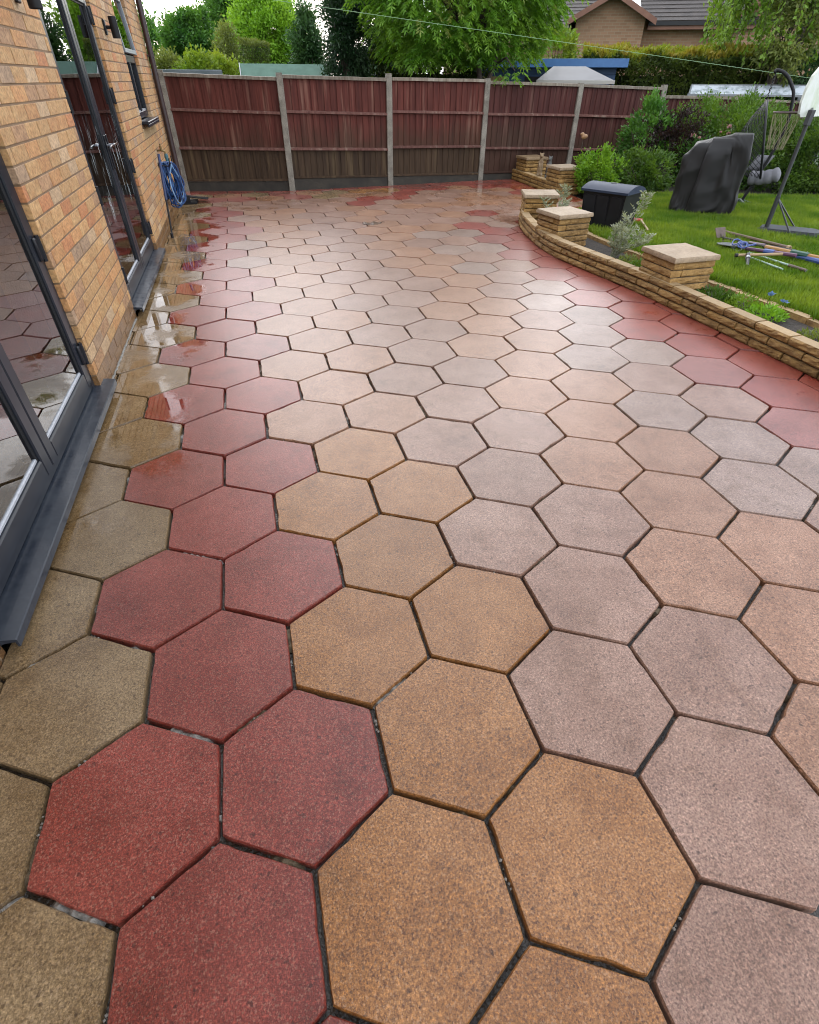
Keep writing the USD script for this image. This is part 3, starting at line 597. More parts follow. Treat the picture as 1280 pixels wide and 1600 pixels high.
# ------------------------------------------------------------------ fence
PO = [(-1.15, 10.2, 1.64), (.656, 9.86, 1.615), (2.485, 10.05, 1.62), (4.37, 10.31, 1.565), (6.3, 10.4, 1.51), (8.13, 10.4, 1.49), (9.95, 10.4, 1.345), (11.78, 10.4, 1.30), (-2.98, 10.45, 1.66)]
PLAB = ['fence post just behind the brown downpipe', 'fence post second from the house, near the green shed roof', 'tall pale post in the middle of the fence', 'fence post under the drooping tree branch', 'fence post behind the far square pillar', 'fence post where the fence steps down', 'short fence post above the big shrub', 'fence post behind the basketball net', None]
fence = thing('garden_fence', 'long weathered red board fence with concrete posts closing the far end of the patio', 'fence')
for k, (x, y, zt) in enumerate(PO[:8]):
    obj('post', MB().box((x - .05, y - .05, -.1), (x + .05, y + .05, zt - .03), .008).prism([(x - .045, y - .045), (x + .045, y - .045), (x + .045, y + .045), (x - .045, y + .045)], zt - .03, zt - .012), M_POST, fence, label='grey concrete ' + PLAB[k])
rf = random.Random(21)
def panel(k, p0, p1, top, mid, low, grv, mats, label):
    a, e = np.array(p0[:2]), np.array(p1[:2]); u = (e - a) / np.linalg.norm(e - a); ln = np.linalg.norm(e - a) - .1
    R = np.array([[u[0], -u[1], 0], [u[1], u[0], 0], [0, 0, 1]]); o = np.r_[a + u * .05, 0]
    x = UsdGeom.Xform.Define(stage, path_for('panel', fence)); x.AddTranslateOp().Set(Gf.Vec3d(*map(float, o))); x.AddRotateZOp().Set(math.degrees(math.atan2(u[1], u[0]))); t = tag(x.GetPrim(), label)
    zt = lambda s: top[0] + (top[1] - top[0]) * s / ln
    zl = lambda z, s: z[0] + (z[1] - z[0]) * s / ln
    n = 16; w = ln / n
    for i in range(n):
        s0, s1 = i * w + .001, (i + 1) * w + .008; sm = (s0 + s1) / 2
        for lo, hi, m in ((zl(low, sm) - .02, zt(sm) - .035, mats[0]), (zl(grv, sm), zl(low, sm) - .021, mats[1])):
            b = MB(); th = .006
            y0 = rf.uniform(-.002, .002)
            v = [(s0, y0 - .014, lo), (s1, y0 - .004, lo), (s1, y0 + .004, lo), (s0, y0 + .004, lo)]; v = v + [(x, y, hi) for x, y, _ in v]
            b.add(v, [[0, 1, 5, 4], [1, 2, 6, 5], [2, 3, 7, 6], [3, 0, 4, 7], [4, 5, 6, 7], [3, 2, 1, 0]]); obj('board', b, m, t)
    def rail(z, h, d, m, nm):
        b = MB(); v = []
        for s in (.0, ln):
            zz = zl(z, s); v += [(s, -.012, zz - h / 2), (s, -.012 - d, zz - h / 2 + .008), (s, -.012 - d, zz + h / 2 - .012), (s, -.012, zz + h / 2)]
        b.add(v, [[0, 1, 5, 4], [1, 2, 6, 5], [2, 3, 7, 6], [3, 0, 4, 7]]); b.add(v, [[0, 3, 2, 1], [4, 5, 6, 7]]); obj(nm, b, m, t)
    rail(mid, .045, .038, F_RAIL, 'rail'); rail(low, .045, .038, F_RAIL, 'rail'); rail((grv[0] + .02, grv[1] + .02), .04, .02, mats[1], 'rail')
    b = MB(); v = []
    for s in (0., ln):
        z = zt(s); v += [(s, -.045, z - .045), (s, .03, z - .045), (s, .03, z), (s, -.045, z - .004)]
    b.add(v, [[0, 1, 5, 4], [1, 2, 6, 5], [2, 3, 7, 6], [3, 0, 4, 7], [0, 3, 2, 1], [4, 5, 6, 7]]); obj('cap_rail', b, F_CAP, t)
    b = MB(); b.box((0, -.022, -.15), (ln, .022, grv[0] - .003), .004); obj('gravel_board', b, M_GRAVB, t)
panel(0, PO[0], PO[1], (1.595, 1.55), (1.135, 1.09), (.62, .60), (.135, .135), (F_RED, F_OLIVE), 'red fence panel nearest the house, its lower third weathered olive')
panel(1, PO[1], PO[2], (1.58, 1.55), (1.11, 1.06), (.605, .555), (.17, .13), (F_RED, F_OLIVE), 'brightest red fence panel, second from the house, pale scuffed rails')
panel(2, PO[2], PO[3], (1.56, 1.545), (1.095, 1.055), (.585, .55), (.135, .09), (F_RED, F_OLIVE), 'dull red fence panel right of the middle post, under the drooping tree')
panel(3, PO[3], PO[4], (1.52, 1.49), (1.04, 1.01), (.52, .48), (.1, .09), (F_RED2, F_RED2), 'dark red fence panel behind the far low wall and animal figures')
panel(4, PO[4], PO[5], (1.485, 1.44), (1.005, .965), (.46, .43), (.09, .06), (F_RED2, F_RED2), 'dark red leaning fence panel behind the bright round bush')
panel(5, PO[5], PO[6], (1.315, 1.295), (.84, .82), (.35, .33), (.06, .05), (F_RED2, F_RED2), 'lower red fence panel just after the step down, above the rose')
panel(6, PO[6], PO[7], (1.27, 1.225), (.8, .78), (.33, .31), (.05, .05), (F_RED2, F_RED2), 'low red fence panel behind the hanging egg chair')

# ------------------------------------------------------------------ garden wall, pillars
rk = np.random.default_rng(17)
def rough_block(Ln, Dp, H, amp=.0095, nx=9, ny=1, nz=4, endk=.35):
    """split-faced block, base centre at its front lower left corner: x along, y depth, z up"""
    g = MB()
    import itertools
    xs, ys, zs = np.linspace(0, Ln, nx + 1), np.linspace(0, Dp, ny + 1), np.linspace(0, H, nz + 1)
    idx = {}; V = []
    for i, j, k in itertools.product(range(nx + 1), range(ny + 1), range(nz + 1)):
        if i in (0, nx) or j in (0, ny) or k in (0, nz): idx[(i, j, k)] = len(V); V.append([xs[i], ys[j], zs[k]])
    V = np.array(V); F = []
    def q(a, b_, c, d): F.append([idx[a], idx[b_], idx[c], idx[d]])
    for i in range(nx):
        for k in range(nz): q((i, 0, k), (i + 1, 0, k), (i + 1, 0, k + 1), (i, 0, k + 1)); q((i, ny, k), (i, ny, k + 1), (i + 1, ny, k + 1), (i + 1, ny, k))
        for j in range(ny): q((i, j, nz), (i + 1, j, nz), (i + 1, j + 1, nz), (i, j + 1, nz)); q((i, j, 0), (i, j + 1, 0), (i + 1, j + 1, 0), (i + 1, j, 0))
    for j in range(ny):
        for k in range(nz): q((0, j, k), (0, j, k + 1), (0, j + 1, k + 1), (0, j + 1, k)); q((nx, j, k), (nx, j + 1, k), (nx, j + 1, k + 1), (nx, j, k + 1))
    inner = (V[:, 2] > 1e-6) & (V[:, 2] < H - 1e-6); o = rk.uniform(0, 99, 3)
    n = (meshkit.fbm(V * [22, 22, 30] + o, 3, 5) - .5) * 3.2 * amp + rk.normal(0, .16, len(V)) * amp
    for ax, lim in ((0, Ln), (1, Dp)):
        lo, hi = V[:, ax] < 1e-6, V[:, ax] > lim - 1e-6; kk = 1. if ax else endk
        edge = ~inner
        V[lo & inner, ax] -= np.maximum(n[lo & inner] + amp * .75, -.2 * amp) * kk; V[hi & inner, ax] += np.maximum(n[hi & inner] + amp * .75, -.2 * amp) * kk
        V[lo & edge, ax] += np.abs(n[lo & edge]) * .35; V[hi & edge, ax] -= np.abs(n[hi & edge]) * .35
    return V, np.array(F)

CH = .0605
def low_wall(curve, length, name, label, courses, thick, blk, side, start=0., z0=0., maxn=400):
    """blocks laid along a curve; side = +1: the wall's body lies right of the direction of travel"""
    t = thing(name, label, 'garden wall')
    b = MB(); ss = np.arange(start, length, .06)
    P = curve(ss); T = curve(ss, 1); T /= np.linalg.norm(T, axis=1, keepdims=True); Nn = np.c_[T[:, 1], -T[:, 0]] * side
    a, e = P + Nn * .016, P + Nn * (thick - .012); n = len(ss); zt = z0 + courses * CH - .012
    v = np.vstack([np.c_[a, np.full(n, z0 - .05)], np.c_[e, np.full(n, z0 - .05)], np.c_[e, np.full(n, zt)], np.c_[a, np.full(n, zt)]]); f = []
    for i in range(n - 1):
        for k in range(4): k2 = (k + 1) % 4; f.append([k * n + i, k * n + i + 1, k2 * n + i + 1, k2 * n + i])
    f += [[0, n, 2 * n, 3 * n], [n - 1, 4 * n - 1, 3 * n - 1, 2 * n - 1]]
    b.add(v, f); obj('mortar_core', b, M_BMORT, t)
    for c in range(courses):
        s = start - (blk / 2 if c % 2 else 0)
        while s < length - .03:
            a0, a1 = max(s, start), min(s + blk, length); s += blk
            if a1 - a0 < .05: continue
            V, F = rough_block(a1 - a0 - .014, thick, CH - .009, .0095, endk=0.)
            top = c == courses - 1
            sv = a0 + .007 + V[:, 0]; Pc = curve(sv); Tc = curve(sv, 1); Tc /= np.linalg.norm(Tc, axis=1, keepdims=True); Nc = np.c_[Tc[:, 1], -Tc[:, 0]] * side
            q = Pc + Nc * V[:, 1:2]; jit = rk.uniform(-.004, .004)
            q = q + Nc * jit
            F2 = F if side < 0 else F[:, ::-1]
            obj('block', (np.c_[q, V[:, 2] + z0 + c * CH + .003], F2), M_BLOCK, t)
    return t
low_wall(GWC, GWL, 'garden_wall', 'low curved wall of split golden stone blocks edging the patio on the right', 3, .098, .30, 1, start=1.0)
W2 = np.array([(4.99, 8.62), (5.0, 9.0), (5.02, 9.5), (5.03, 10.26)])
_, _, W2L, W2C = resample(W2, .05)
low_wall(W2C, W2L, 'garden_wall', 'short low golden stone wall in the far corner holding two animal figures', 3, .1, .30, 1)

def pillar(c, ang, w, courses, z0, label, cope=M_COPE, capth=.042, over=.022):
    t = thing('stone_pillar', label, 'pillar', (c[0], c[1], 0), ang, None)
    h = w / 2; th = .1; H = .0605
    b = MB(); b.box((-h + .012, -h + .012, z0 - .02), (h - .012, h - .012, z0 + courses * H)); obj('mortar_core', b, M_BMORT, t)
    for k in range(courses):
        for s in range(4):
            V, F = rough_block(w - th - .010, th, H - .008, .0085)
            A = rot2(s * math.pi / 2)
            off = np.array([-h + .002, -h, 0]) if k % 2 == 0 else np.array([-h + th + .006, -h, 0])
            V = (V + off) @ A.T + np.array([0, 0, z0 + k * H + .003]); obj('block', (V, F), M_BLOCK, t)
    # coping stone with an uneven pitched edge
    z = z0 + courses * H; q = h + over; n = 9; ring = []
    for s in range(4):
        A = rot2(s * math.pi / 2)
        for i in range(n): ring.append((A @ np.array([-q + 2 * q * i / n, -q, 0])))
    ring = np.array(ring); m = len(ring); j = lambda a: rk.uniform(-a, a, (m, 1))
    lv = [np.c_[ring[:, :2] * .985 * (1 + j(.006)), np.full(m, z + .002)], np.c_[ring[:, :2] * (1 + j(.012)), z + capth * .45 + rk.uniform(-.004, .004, m)], np.c_[ring[:, :2] * (.972 + j(.01)), np.full(m, z + capth) + rk.uniform(-.001, .001, m)], np.c_[ring[:, :2] * .5, z + capth + .002 + rk.uniform(-.0012, .0012, m)]]
    v = np.vstack(lv + [np.array([[0, 0, z + capth + .002], [0, 0, z + .002]])]); f = []
    for a in range(3):
        for i in range(m): i2 = (i + 1) % m; f += [[a * m + i, a * m + i2, (a + 1) * m + i2], [a * m + i, (a + 1) * m + i2, (a + 1) * m + i]]
    for i in range(m): i2 = (i + 1) % m; f += [[3 * m + i, 3 * m + i2, 4 * m], [i2, i, 4 * m + 1]]
    obj('coping_stone', (v, np.array(f)), cope, t, 35)
    return t
pillar((3.485, 3.10), .03, .42, 5, .03, 'nearest square golden stone pillar with a pale flat cap, beside the garden tools')
pillar((3.36, 5.0), .14, .42, 5, .03, 'middle golden stone pillar on the curved wall, in front of the black storage box')
pillar((3.66, 6.26), -.32, .42, 5, .03, 'golden stone pillar at the far end of the curved wall, with a small silvery plant beside it')
pillar((5.2, 8.50), .06, .42, 6, 0., 'tall free-standing stone pillar across the gap from the curved wall, pale cap')
pillar((5.28, 9.98), .04, .42, 6, 0., 'furthest stone pillar against the fence, with a brown mossy cap', M_COPEB)

# beds, kerb, lawn
sheet('planting_bed', [(3.40, -1.2), (3.42, 1.5), (3.36, 2.5), (3.33, 3.2), (3.26, 3.8), (3.18, 4.4), (3.18, 4.9), (3.3, 5.5), (3.45, 6.0), (3.66, 6.5), (4.0, 6.45), (3.86, 5.2), (3.84, 4.2), (3.93, 3.0), (4.0, 2.2), (4.02, 1.0), (4.02, -1.2)], -.03, .035, M_SOIL)
sheet('far_bed', [(5.12, 8.8), (5.5, 8.3), (5.45, 7.5), (5.9, 7.45), (6.42, 7.6), (7.2, 7.3), (7.75, 7.05), (8.9, 6.72), (10.5, 6.3), (14, 5.6), (14, 10.38), (6.4, 10.38), (5.12, 10.28)], -.03, .05, M_SOIL)
lawn_poly = Polygon([(4.10, -2.5), (4.10, 2.2), (4.03, 3.0), (3.94, 4.0), (3.93, 5.0), (3.98, 5.6), (4.15, 6.3), (4.4, 6.45), (5.25, 7.15), (5.5, 7.48), (5.9, 7.43), (6.42, 7.58), (7.2, 7.28), (7.75, 7.03), (8.9, 6.70), (10.5, 6.28), (14, 5.58), (14, -2.5)])
sheet('lawn', lawn_poly, -.19, .05, M_LAWN)
sheet('neighbour_ground', [(-40, 10.6), (40, 10.6), (40, 60), (-40, 60)], -.19, -.02, M_FIELD)
kt = thing('bed_kerb', 'row of pale stone edging blocks between the narrow bed and the lawn', 'kerb')
KC = np.array([(3.90, 5.75), (3.83, 5.3), (3.84, 4.9), (3.855, 4.4), (3.87, 4.0), (3.915, 3.3), (3.955, 2.84), (3.99, 2.4), (4.015, 1.9), (4.02, 1.2), (4.02, .2)])
_, _, KL, KCC = resample(KC, .05)
s = 0.
while s < KL - .1:
    ln = .245 + rk.uniform(-.02, .02); p, e = KCC(s), KCC(min(s + ln, KL)); u = (e - p) / np.linalg.norm(e - p)
    V, F = rough_block(np.linalg.norm(e - p) - .008, .085, .12, .006, 5, 2, 2)
    R = np.array([[u[0], -u[1], 0], [u[1], u[0], 0], [0, 0, 1.]]); V = V @ R.T + np.array([p[0], p[1], -.045 + rk.uniform(-.004, .004)])
    obj('block', (V, F), M_BLOCK, kt); s += ln

# ------------------------------------------------------------------ foliage tools
def leaves(rng, P, D, size, width=.45, fold=.25, jit=.3):
    """diamond leaves at P pointing along D"""
    n = len(P); D = D / np.linalg.norm(D, axis=1, keepdims=True)
    r = rng.normal(size=(n, 3)); Sd = np.cross(D, r); Sd /= np.maximum(np.linalg.norm(Sd, axis=1, keepdims=True), 1e-6); Nn = np.cross(D, Sd)
    l = (size * rng.uniform(1 - jit, 1 + jit, n))[:, None]; w = l * width / 2
    v = np.stack([P, P + D * l * .45 + Sd * w + Nn * w * fold, P + D * l, P + D * l * .45 - Sd * w + Nn * w * fold], 1).reshape(-1, 3)
    k = np.arange(n)[:, None] * 4
    return v, np.vstack([k + [0, 1, 2], k + [0, 2, 3]])

def crown_points(rng, c, rad, ncl, n, clr, lump=.3, seed=0, shell=.55, flat_bottom=None, cone=0.):
    d = rng.normal(size=(ncl, 3)); d /= np.linalg.norm(d, axis=1, keepdims=True)
    r = (shell + (1 - shell) * rng.random(ncl) ** .6) * (1 + lump * (meshkit.noise(d * 2.3 + seed, seed) - .5) * 2)
    C_ = d * r[:, None]
    if cone: sc = np.clip(1 - cone * (C_[:, 2] + 1) / 2, .06, None); C_[:, :2] *= sc[:, None]
    C_ = C_ * np.array(rad) + np.array(c)
    which = rng.integers(0, ncl, n); g = rng.normal(size=(n, 3)) * clr
    P = C_[which] + g; out = P - np.array(c); out /= np.maximum(np.linalg.norm(out, axis=1, keepdims=True), 1e-6)
    return P, out

def trunk_mesh(rng, base, top, r0, limbs, c, rad):
    b = MB(); base, top = np.array(base, float), np.array(top, float)
    pts = [base + (top - base) * t + np.r_[rng.normal(0, .04, 2), 0] * np.linalg.norm(top - base) * .3 * (0 < t < 1) for t in np.linspace(0, 1, 6)]
    b.tube(pts, np.linspace(r0, r0 * .3, 6), 8)
    for k in range(limbs):
        t = rng.uniform(.35, .95); s = base + (top - base) * t; d = rng.normal(size=3); d[2] = abs(d[2]) * .5; d /= np.linalg.norm(d)
        e = np.array(c) + d * np.array(rad) * .75; b.tube([s, (s + e) / 2 + rng.normal(0, .1, 3) * rad[0] * .4, e], [r0 * .4 * (1.1 - t), r0 * .25 * (1.1 - t), r0 * .06], 5)
    return b
M_BARK = mat('bark', (.05, .035, .025), (.10, .075, .055), 8, .9, (40, .02))

def tree(name, label, cat, base, c, rad, n, size, lm, seed, ncl=90, clr=.28, width=.5, droop=.0, lump=.3, r0=.12, limbs=10, group=None, cone=0., shell=.5, zmin=None):
    rng = np.random.default_rng(seed); t = thing(name, label, cat, base, 0, group); c2 = np.array(c) - np.array(base)
    P, out = crown_points(rng, c2, rad, ncl, n, clr, lump, seed, shell, cone=cone)
    if zmin is not None: k = P[:, 2] > zmin - base[2]; P, out = P[k], out[k]
    D = out + rng.normal(size=P.shape) * .7; D[:, 2] -= droop
    obj('crown', leaves(rng, P, D, size, width), lm, t)
    obj('trunk', trunk_mesh(rng, (0, 0, -.1), c2 + np.array([0, 0, rad[2] * .5]), r0, limbs, c2, rad), M_BARK, t, 50)
    return t
def shrub(name, label, cat, c, rad, n, size, lm, seed, ncl=60, clr=.06, width=.5, stems=8, base_z=.05, lump=.2, shell=.55, zmin=.05):
    rng = np.random.default_rng(seed); t = thing(name, label, cat, (c[0], c[1], base_z)); c2 = np.array([0, 0, c[2] - base_z])
    P, out = crown_points(rng, c2, rad, ncl, n, clr, lump, seed, shell); P = P[P[:, 2] > zmin - base_z]
    out = P - c2; D = out / np.maximum(np.linalg.norm(out, axis=1, keepdims=True), 1e-6) + rng.normal(size=P.shape) * .6 + np.array([0, 0, .3])
    obj('foliage', leaves(rng, P, D, size, width), lm, t)
    b = MB()
    for k in range(stems):
        d = rng.normal(size=3); d[2] = abs(d[2]); d /= np.linalg.norm(d); e = c2 + d * np.array(rad) * .8; b.tube([(rng.normal(0, .05), rng.normal(0, .05), -.03), e * [.5, .5, .6], e], [.012, .009, .004], 5)
    obj('stems', b, M_BARK, t); return t

G_DARK = leaf_mat('leaf_dark', (.04, .17, .03), (.13, .36, .05), .9)
G_MID = leaf_mat('leaf_mid', (.16, .46, .03), (.36, .72, .06), .8)
G_BRIGHT = leaf_mat('leaf_bright', (.09, .25, .02), (.19, .40, .03), 1.2)
G_YELLOW = leaf_mat('leaf_yellow', (.16, .34, .03), (.36, .50, .05), 1.5)
G_OLIVE = leaf_mat('leaf_olive', (.15, .22, .05), (.26, .34, .08), 1.5)
G_CONIF = leaf_mat('leaf_conifer', (.014, .055, .02), (.04, .11, .03), 1.2, .15)
G_CONIF2 = leaf_mat('leaf_conifer_green', (.03, .11, .035), (.07, .19, .05), 1.2, .15)
G_SUMAC = leaf_mat('leaf_sumac', (.10, .36, .02), (.26, .56, .05), 1.6, .4)
G_SUMAC2 = leaf_mat('leaf_sumac_tip', (.24, .40, .06), (.40, .46, .13), 1.6, .4)
G_BIRCH = leaf_mat('leaf_birch', (.12, .32, .03), (.26, .48, .06), 1.6, .4)
G_HEDGE = leaf_mat('leaf_hedge', (.035, .08, .015), (.12, .19, .03), 2.5)
G_RUST = leaf_mat('leaf_rust', (.24, .38, .03), (.46, .38, .05), 3)
G_SHRUB = leaf_mat('leaf_shrub', (.045, .135, .016), (.12, .25, .03), 3)
G_PURPLE = leaf_mat('leaf_purple', (.020, .012, .012), (.05, .028, .025), 5)
G_SILVER = leaf_mat('leaf_silver', (.34, .40, .26), (.55, .60, .44), 8, .2)
G_GRASS = leaf_mat('grass_blade', (.085, .23, .010), (.27, .43, .04), 2.2, .4, .6)
G_FLOWER = leaf_mat('petal_pink', (.7, .35, .40), (.8, .5, .52), 6, .3)
G_BLUEF = leaf_mat('petal_blue', (.10, .17, .5), (.2, .3, .65), 6, .3)

# ------------------------------------------------------------------ lawn grass
rng = np.random.default_rng(31)
UsdGeom.Scope.Define(stage, '/World/Looks/grass_tufts')
pts = []
xy = np.c_[rng.uniform(3.9, 11, 90000), rng.uniform(-.5, 7.6, 90000)]
from shapely import contains_xy
xy = xy[contains_xy(lawn_poly.buffer(.02), xy[:, 0], xy[:, 1])]
d = np.linalg.norm(xy - EYE[:2], axis=1); uu, vv, zz = project(np.c_[xy, np.full(len(xy), .05)].reshape(-1, 3).T.T)
ok = (uu > 850) & (uu < 1400) & (vv < 700); xy = xy[ok][:34000]
gi = UsdGeom.PointInstancer.Define(stage, '/World/lawn_grass'); protos = []
for k in range(4):
    n = 14; P = np.c_[rng.normal(0, .018, (n, 2)), np.zeros(n)]; D = np.c_[rng.normal(0, .42, (n, 2)), np.ones(n)]
    v, f = leaves(rng, P, D, .055, .13, .2, .5)
    protos.append(usdkit.mesh(stage, f'/World/lawn_grass/tuft_{k + 1:03d}', (v, f), G_GRASS).GetPath())
gi.CreatePrototypesRel().SetTargets(protos)
gi.CreateProtoIndicesAttr(Vt.IntArray.FromNumpy(rng.integers(0, 4, len(xy)).astype(np.int32)))
gi.CreatePositionsAttr(Vt.Vec3fArray.FromNumpy(np.c_[xy, np.full(len(xy), .047)].astype(np.float32)))
a = rng.uniform(0, 2 * np.pi, len(xy))
gi.CreateOrientationsAttr(Vt.QuathArray([Gf.Quath(float(math.cos(t / 2)), 0, 0, float(math.sin(t / 2))) for t in a]))
sc = rng.uniform(.7, 1.35, len(xy)).astype(np.float32); gi.CreateScalesAttr(Vt.Vec3fArray.FromNumpy(np.c_[sc, sc, sc]))
tag(gi.GetPrim(), 'short bright green mown grass of the lawn', 'grass', kind='stuff')
# daisies in the lawn
b = MB()
for x, y in np.c_[rng.normal(6.9, .5, 70), rng.normal(6.9, .35, 70)].tolist() + np.c_[rng.normal(5.6, .3, 12), rng.normal(3.9, .3, 12)].tolist():
    if lawn_poly.contains(Polygon([(x - .01, y), (x + .01, y), (x, y + .01)])): b.lathe([(0, .002), (.009, .004), (.010, 0), (0, -.002)], (x, y, .05 + rng.uniform(.03, .05)), 5)
o = obj('daisies', b, mat('daisy', (.75, .75, .7))); tag(o, 'tiny white daisies scattered in the lawn', 'flowers', kind='stuff')

# ------------------------------------------------------------------ background trees and buildings
tree('oak_tree', 'dark green rounded tree furthest left beyond the fence, sky around it', 'tree', (-1.46, 30.8, 0), (-1.46, 30.8, 2.75), (1.2, 1.0, .95), 24000, .14, G_DARK, 1, 100, .13, r0=.2)
tree('tall_tree', 'tall dark tree behind, its top cut off by the picture edge', 'tree', (.75, 36.8, 0), (.75, 36.8, 4.1), (1.35, 1.1, 1.2), 18000, .16, G_DARK, 2, 90, .17, r0=.25)
tree('broadleaf_tree', 'large bright mid-green tree left of the dark conifers', 'tree', (1.4, 24.8, 0), (1.4, 24.8, 2.6), (1.36, 1.1, 1.15), 32000, .12, G_MID, 3, 130, .15, r0=.2)
tree('small_far_tree', 'tiny dark far tree in the gap beside the downpipe', 'tree', (-6.3, 60, 0), (-6.3, 60, 4.0), (1.2, 1.2, 1.4), 2500, .3, G_DARK, 4, 40, .3)
shrub('olive_bush', 'dull olive green bush behind the fence next to the house', 'bush', (-1.42, 15.8, 1.55), (.36, .35, .42), 5000, .07, G_OLIVE, 5, 60, .08, base_z=-.02)
shrub('golden_bush', 'bright yellow-green bush in front of the dark rounded tree', 'bush', (-.80, 15.3, 1.52), (.40, .4, .40), 5000, .08, G_YELLOW, 6, 50, .08, base_z=-.02)
shrub('golden_bush', 'yellow-green bush left of the clipped hedge block', 'bush', (-.2, 15.9, 1.55), (.32, .35, .40), 4000, .08, G_YELLOW, 7, 50, .08, base_z=-.02)
tree('light_tree', 'pale yellow-green feathery tree left of the large bright tree', 'tree', (-.02, 20.9, 0), (-.02, 20.9, 2.15), (.27, .3, .55), 4500, .07, G_OLIVE, 8, 60, .12, r0=.08)
def hedge(name, label, p0, p1, thick, z0, z1, n, size, lm, seed, tops=None, cat='hedge'):
    rng = np.random.default_rng(seed); p0, p1 = np.array(p0), np.array(p1); u = (p1 - p0); ln = np.linalg.norm(u); u /= ln
    t = thing(name, label, cat, (p0[0], p0[1], z0), math.atan2(u[1], u[0]))
    s, w, h_ = rng.uniform(0, ln, n), rng.uniform(-.5, .5, n), rng.random(n) ** .8
    edge = rng.random(n) < .8; w = np.where(edge & (rng.random(n) < .75), -np.sign(1) * (.5 - .12 * rng.random(n)), w); h_ = np.where(edge & (w > -.38), 1 - .1 * rng.random(n), h_)
    P = np.c_[s, w * thick, h_ * (z1 - z0)]; P += (meshkit.fbm(P * 2.5, 3, seed)[:, None] - .5) * np.array([.1, .5, .35])
    D = rng.normal(size=P.shape) * .7 + np.array([0, -.5, .5]); obj('foliage', leaves(rng, P, D, size), lm, t)
    if tops:
        m = n // 4; s = rng.uniform(0, ln, m); P = np.c_[s, rng.uniform(-.5, .5, m) * thick, (z1 - z0) + .1 * rng.random(m)]; P[:, 2] += (meshkit.fbm(P * 2.5, 3, seed) - .5) * .35
        obj('new_growth', leaves(rng, P, rng.normal(size=P.shape) * .5 + np.array([0, -.2, .9]), size * 1.1), tops, t)
    b = MB()
    for q in np.linspace(.2, ln - .2, max(2, int(ln / .5))): b.tube([(q, 0, -.1), (q + .05, .02, (z1 - z0) * .5), (q, 0, (z1 - z0) * .85)], [.03, .025, .01], 5)
    obj('stems', b, M_BARK, t)
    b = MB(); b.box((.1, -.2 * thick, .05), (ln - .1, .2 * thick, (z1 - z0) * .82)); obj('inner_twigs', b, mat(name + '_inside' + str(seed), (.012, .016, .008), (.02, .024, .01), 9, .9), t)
    return t
hedge('clipped_hedge', 'square clipped dark hedge block in front of the bright tree', (.30, 17.9), (1.04, 17.8), .6, 0., 2.16, 5000, .05, G_HEDGE, 9, G_OLIVE)
tree('conifer_tree', 'blue-green conifer between the bright tree and the tall dark conifer', 'tree', (2.16, 18.7, 0), (2.16, 18.7, 1.75), (.62, .6, 1.25), 16000, .12, G_CONIF2, 10, 90, .1, .3, droop=.4, r0=.1, cone=.6, shell=.3)
tree('conifer_tree', 'tall nearly black conifer behind the fence left of the drooping tree', 'tree', (2.2, 12.55, 0), (2.2, 12.55, 2.05), (.42, .4, 1.55), 26000, .075, G_CONIF, 11, 110, .09, .3, droop=.4, r0=.12, cone=.25, shell=.3)
tree('conifer_tree', 'dark conifer filling the gap behind the drooping tree', 'tree', (3.75, 16.4, 0), (3.75, 16.4, 2.2), (.95, .8, 2.2), 24000, .13, G_CONIF, 12, 110, .1, .3, droop=.4, r0=.14, cone=.4, shell=.3)
tree('garden_tree', 'mid-green tree glimpsed behind the drooping tree near the blue shed', 'tree', (6.3, 20, 0), (6.3, 20, 2.9), (2.2, 1.4, 1.8), 10000, .14, G_MID, 13, 90, .2, r0=.14)

# green-roofed shed, flat roof
M_FELT = mat('green_felt', (.055, .15, .10), (.085, .20, .14), 5, .8, (80, .004)); M_BARGE = mat('barge_board', (.55, .58, .58))
M_SHEDW = mat('shed_timber', (.10, .06, .035), (.16, .10, .06), 5, .8, stretch=(1, 1, 8))
def pitched(t, x0, x1, y0, y1, zw, zr, wm, rm, bm=None, over=.08):
    """ridge along x"""
    b = MB(); b.box((x0, y0, -.15), (x1, y1, zw)); ym = (y0 + y1) / 2
    b.add([(x0, y0, zw), (x0, y1, zw), (x0, ym, zr), (x1, y0, zw), (x1, y1, zw), (x1, ym, zr)], [[0, 1, 2], [3, 5, 4]]); obj('wall', b, wm, t)
    k = (zr - zw) / (ym - y0); e = .12; th = .03; b = MB()
    for sg in (-1, 1):
        ye = y0 - e if sg < 0 else y1 + e; ze = zw - k * e
        v = [(x0 - over, ye, ze), (x1 + over, ye, ze), (x1 + over, ym, zr), (x0 - over, ym, zr)]; v = v + [(a_, b_, c_ + th) for a_, b_, c_ in v]
        b.add(v, [[0, 1, 2, 3], [4, 5, 6, 7], [0, 1, 5, 4], [1, 2, 6, 5], [2, 3, 7, 6], [3, 0, 4, 7]])
    obj('roof', b, rm, t)
    if bm:
        for xx in (x0 - over - .02, x1 + over + .004):
            for sg in (-1, 1):
                ye = y0 - e if sg < 0 else y1 + e
                b = MB(); v = [(xx, ye, zw - k * e - .06), (xx, ym, zr - .06), (xx, ym, zr + th + .01), (xx, ye, zw - k * e + th + .01)]; v = v + [(a_ + .016, b_, c_) for a_, b_, c_ in v]
                b.add(v, [[0, 1, 2, 3], [4, 5, 6, 7], [0, 1, 5, 4], [2, 3, 7, 6], [3, 0, 4, 7], [1, 2, 6, 5]]); obj('barge_board', b, bm, t)
t = thing('garden_shed', 'shed with green felt roof and pale barge board just behind the fence', 'shed', (.22, 13.25, 0), -.03)
pitched(t, 0, 1.6, -.45, .85, 1.40, 1.74, M_SHEDW, M_FELT, M_BARGE)
t = thing('low_outbuilding', 'low outbuilding with flat grey roof peeping over the fence by the house', 'shed', (-1.5, 12.0, 0), .02)
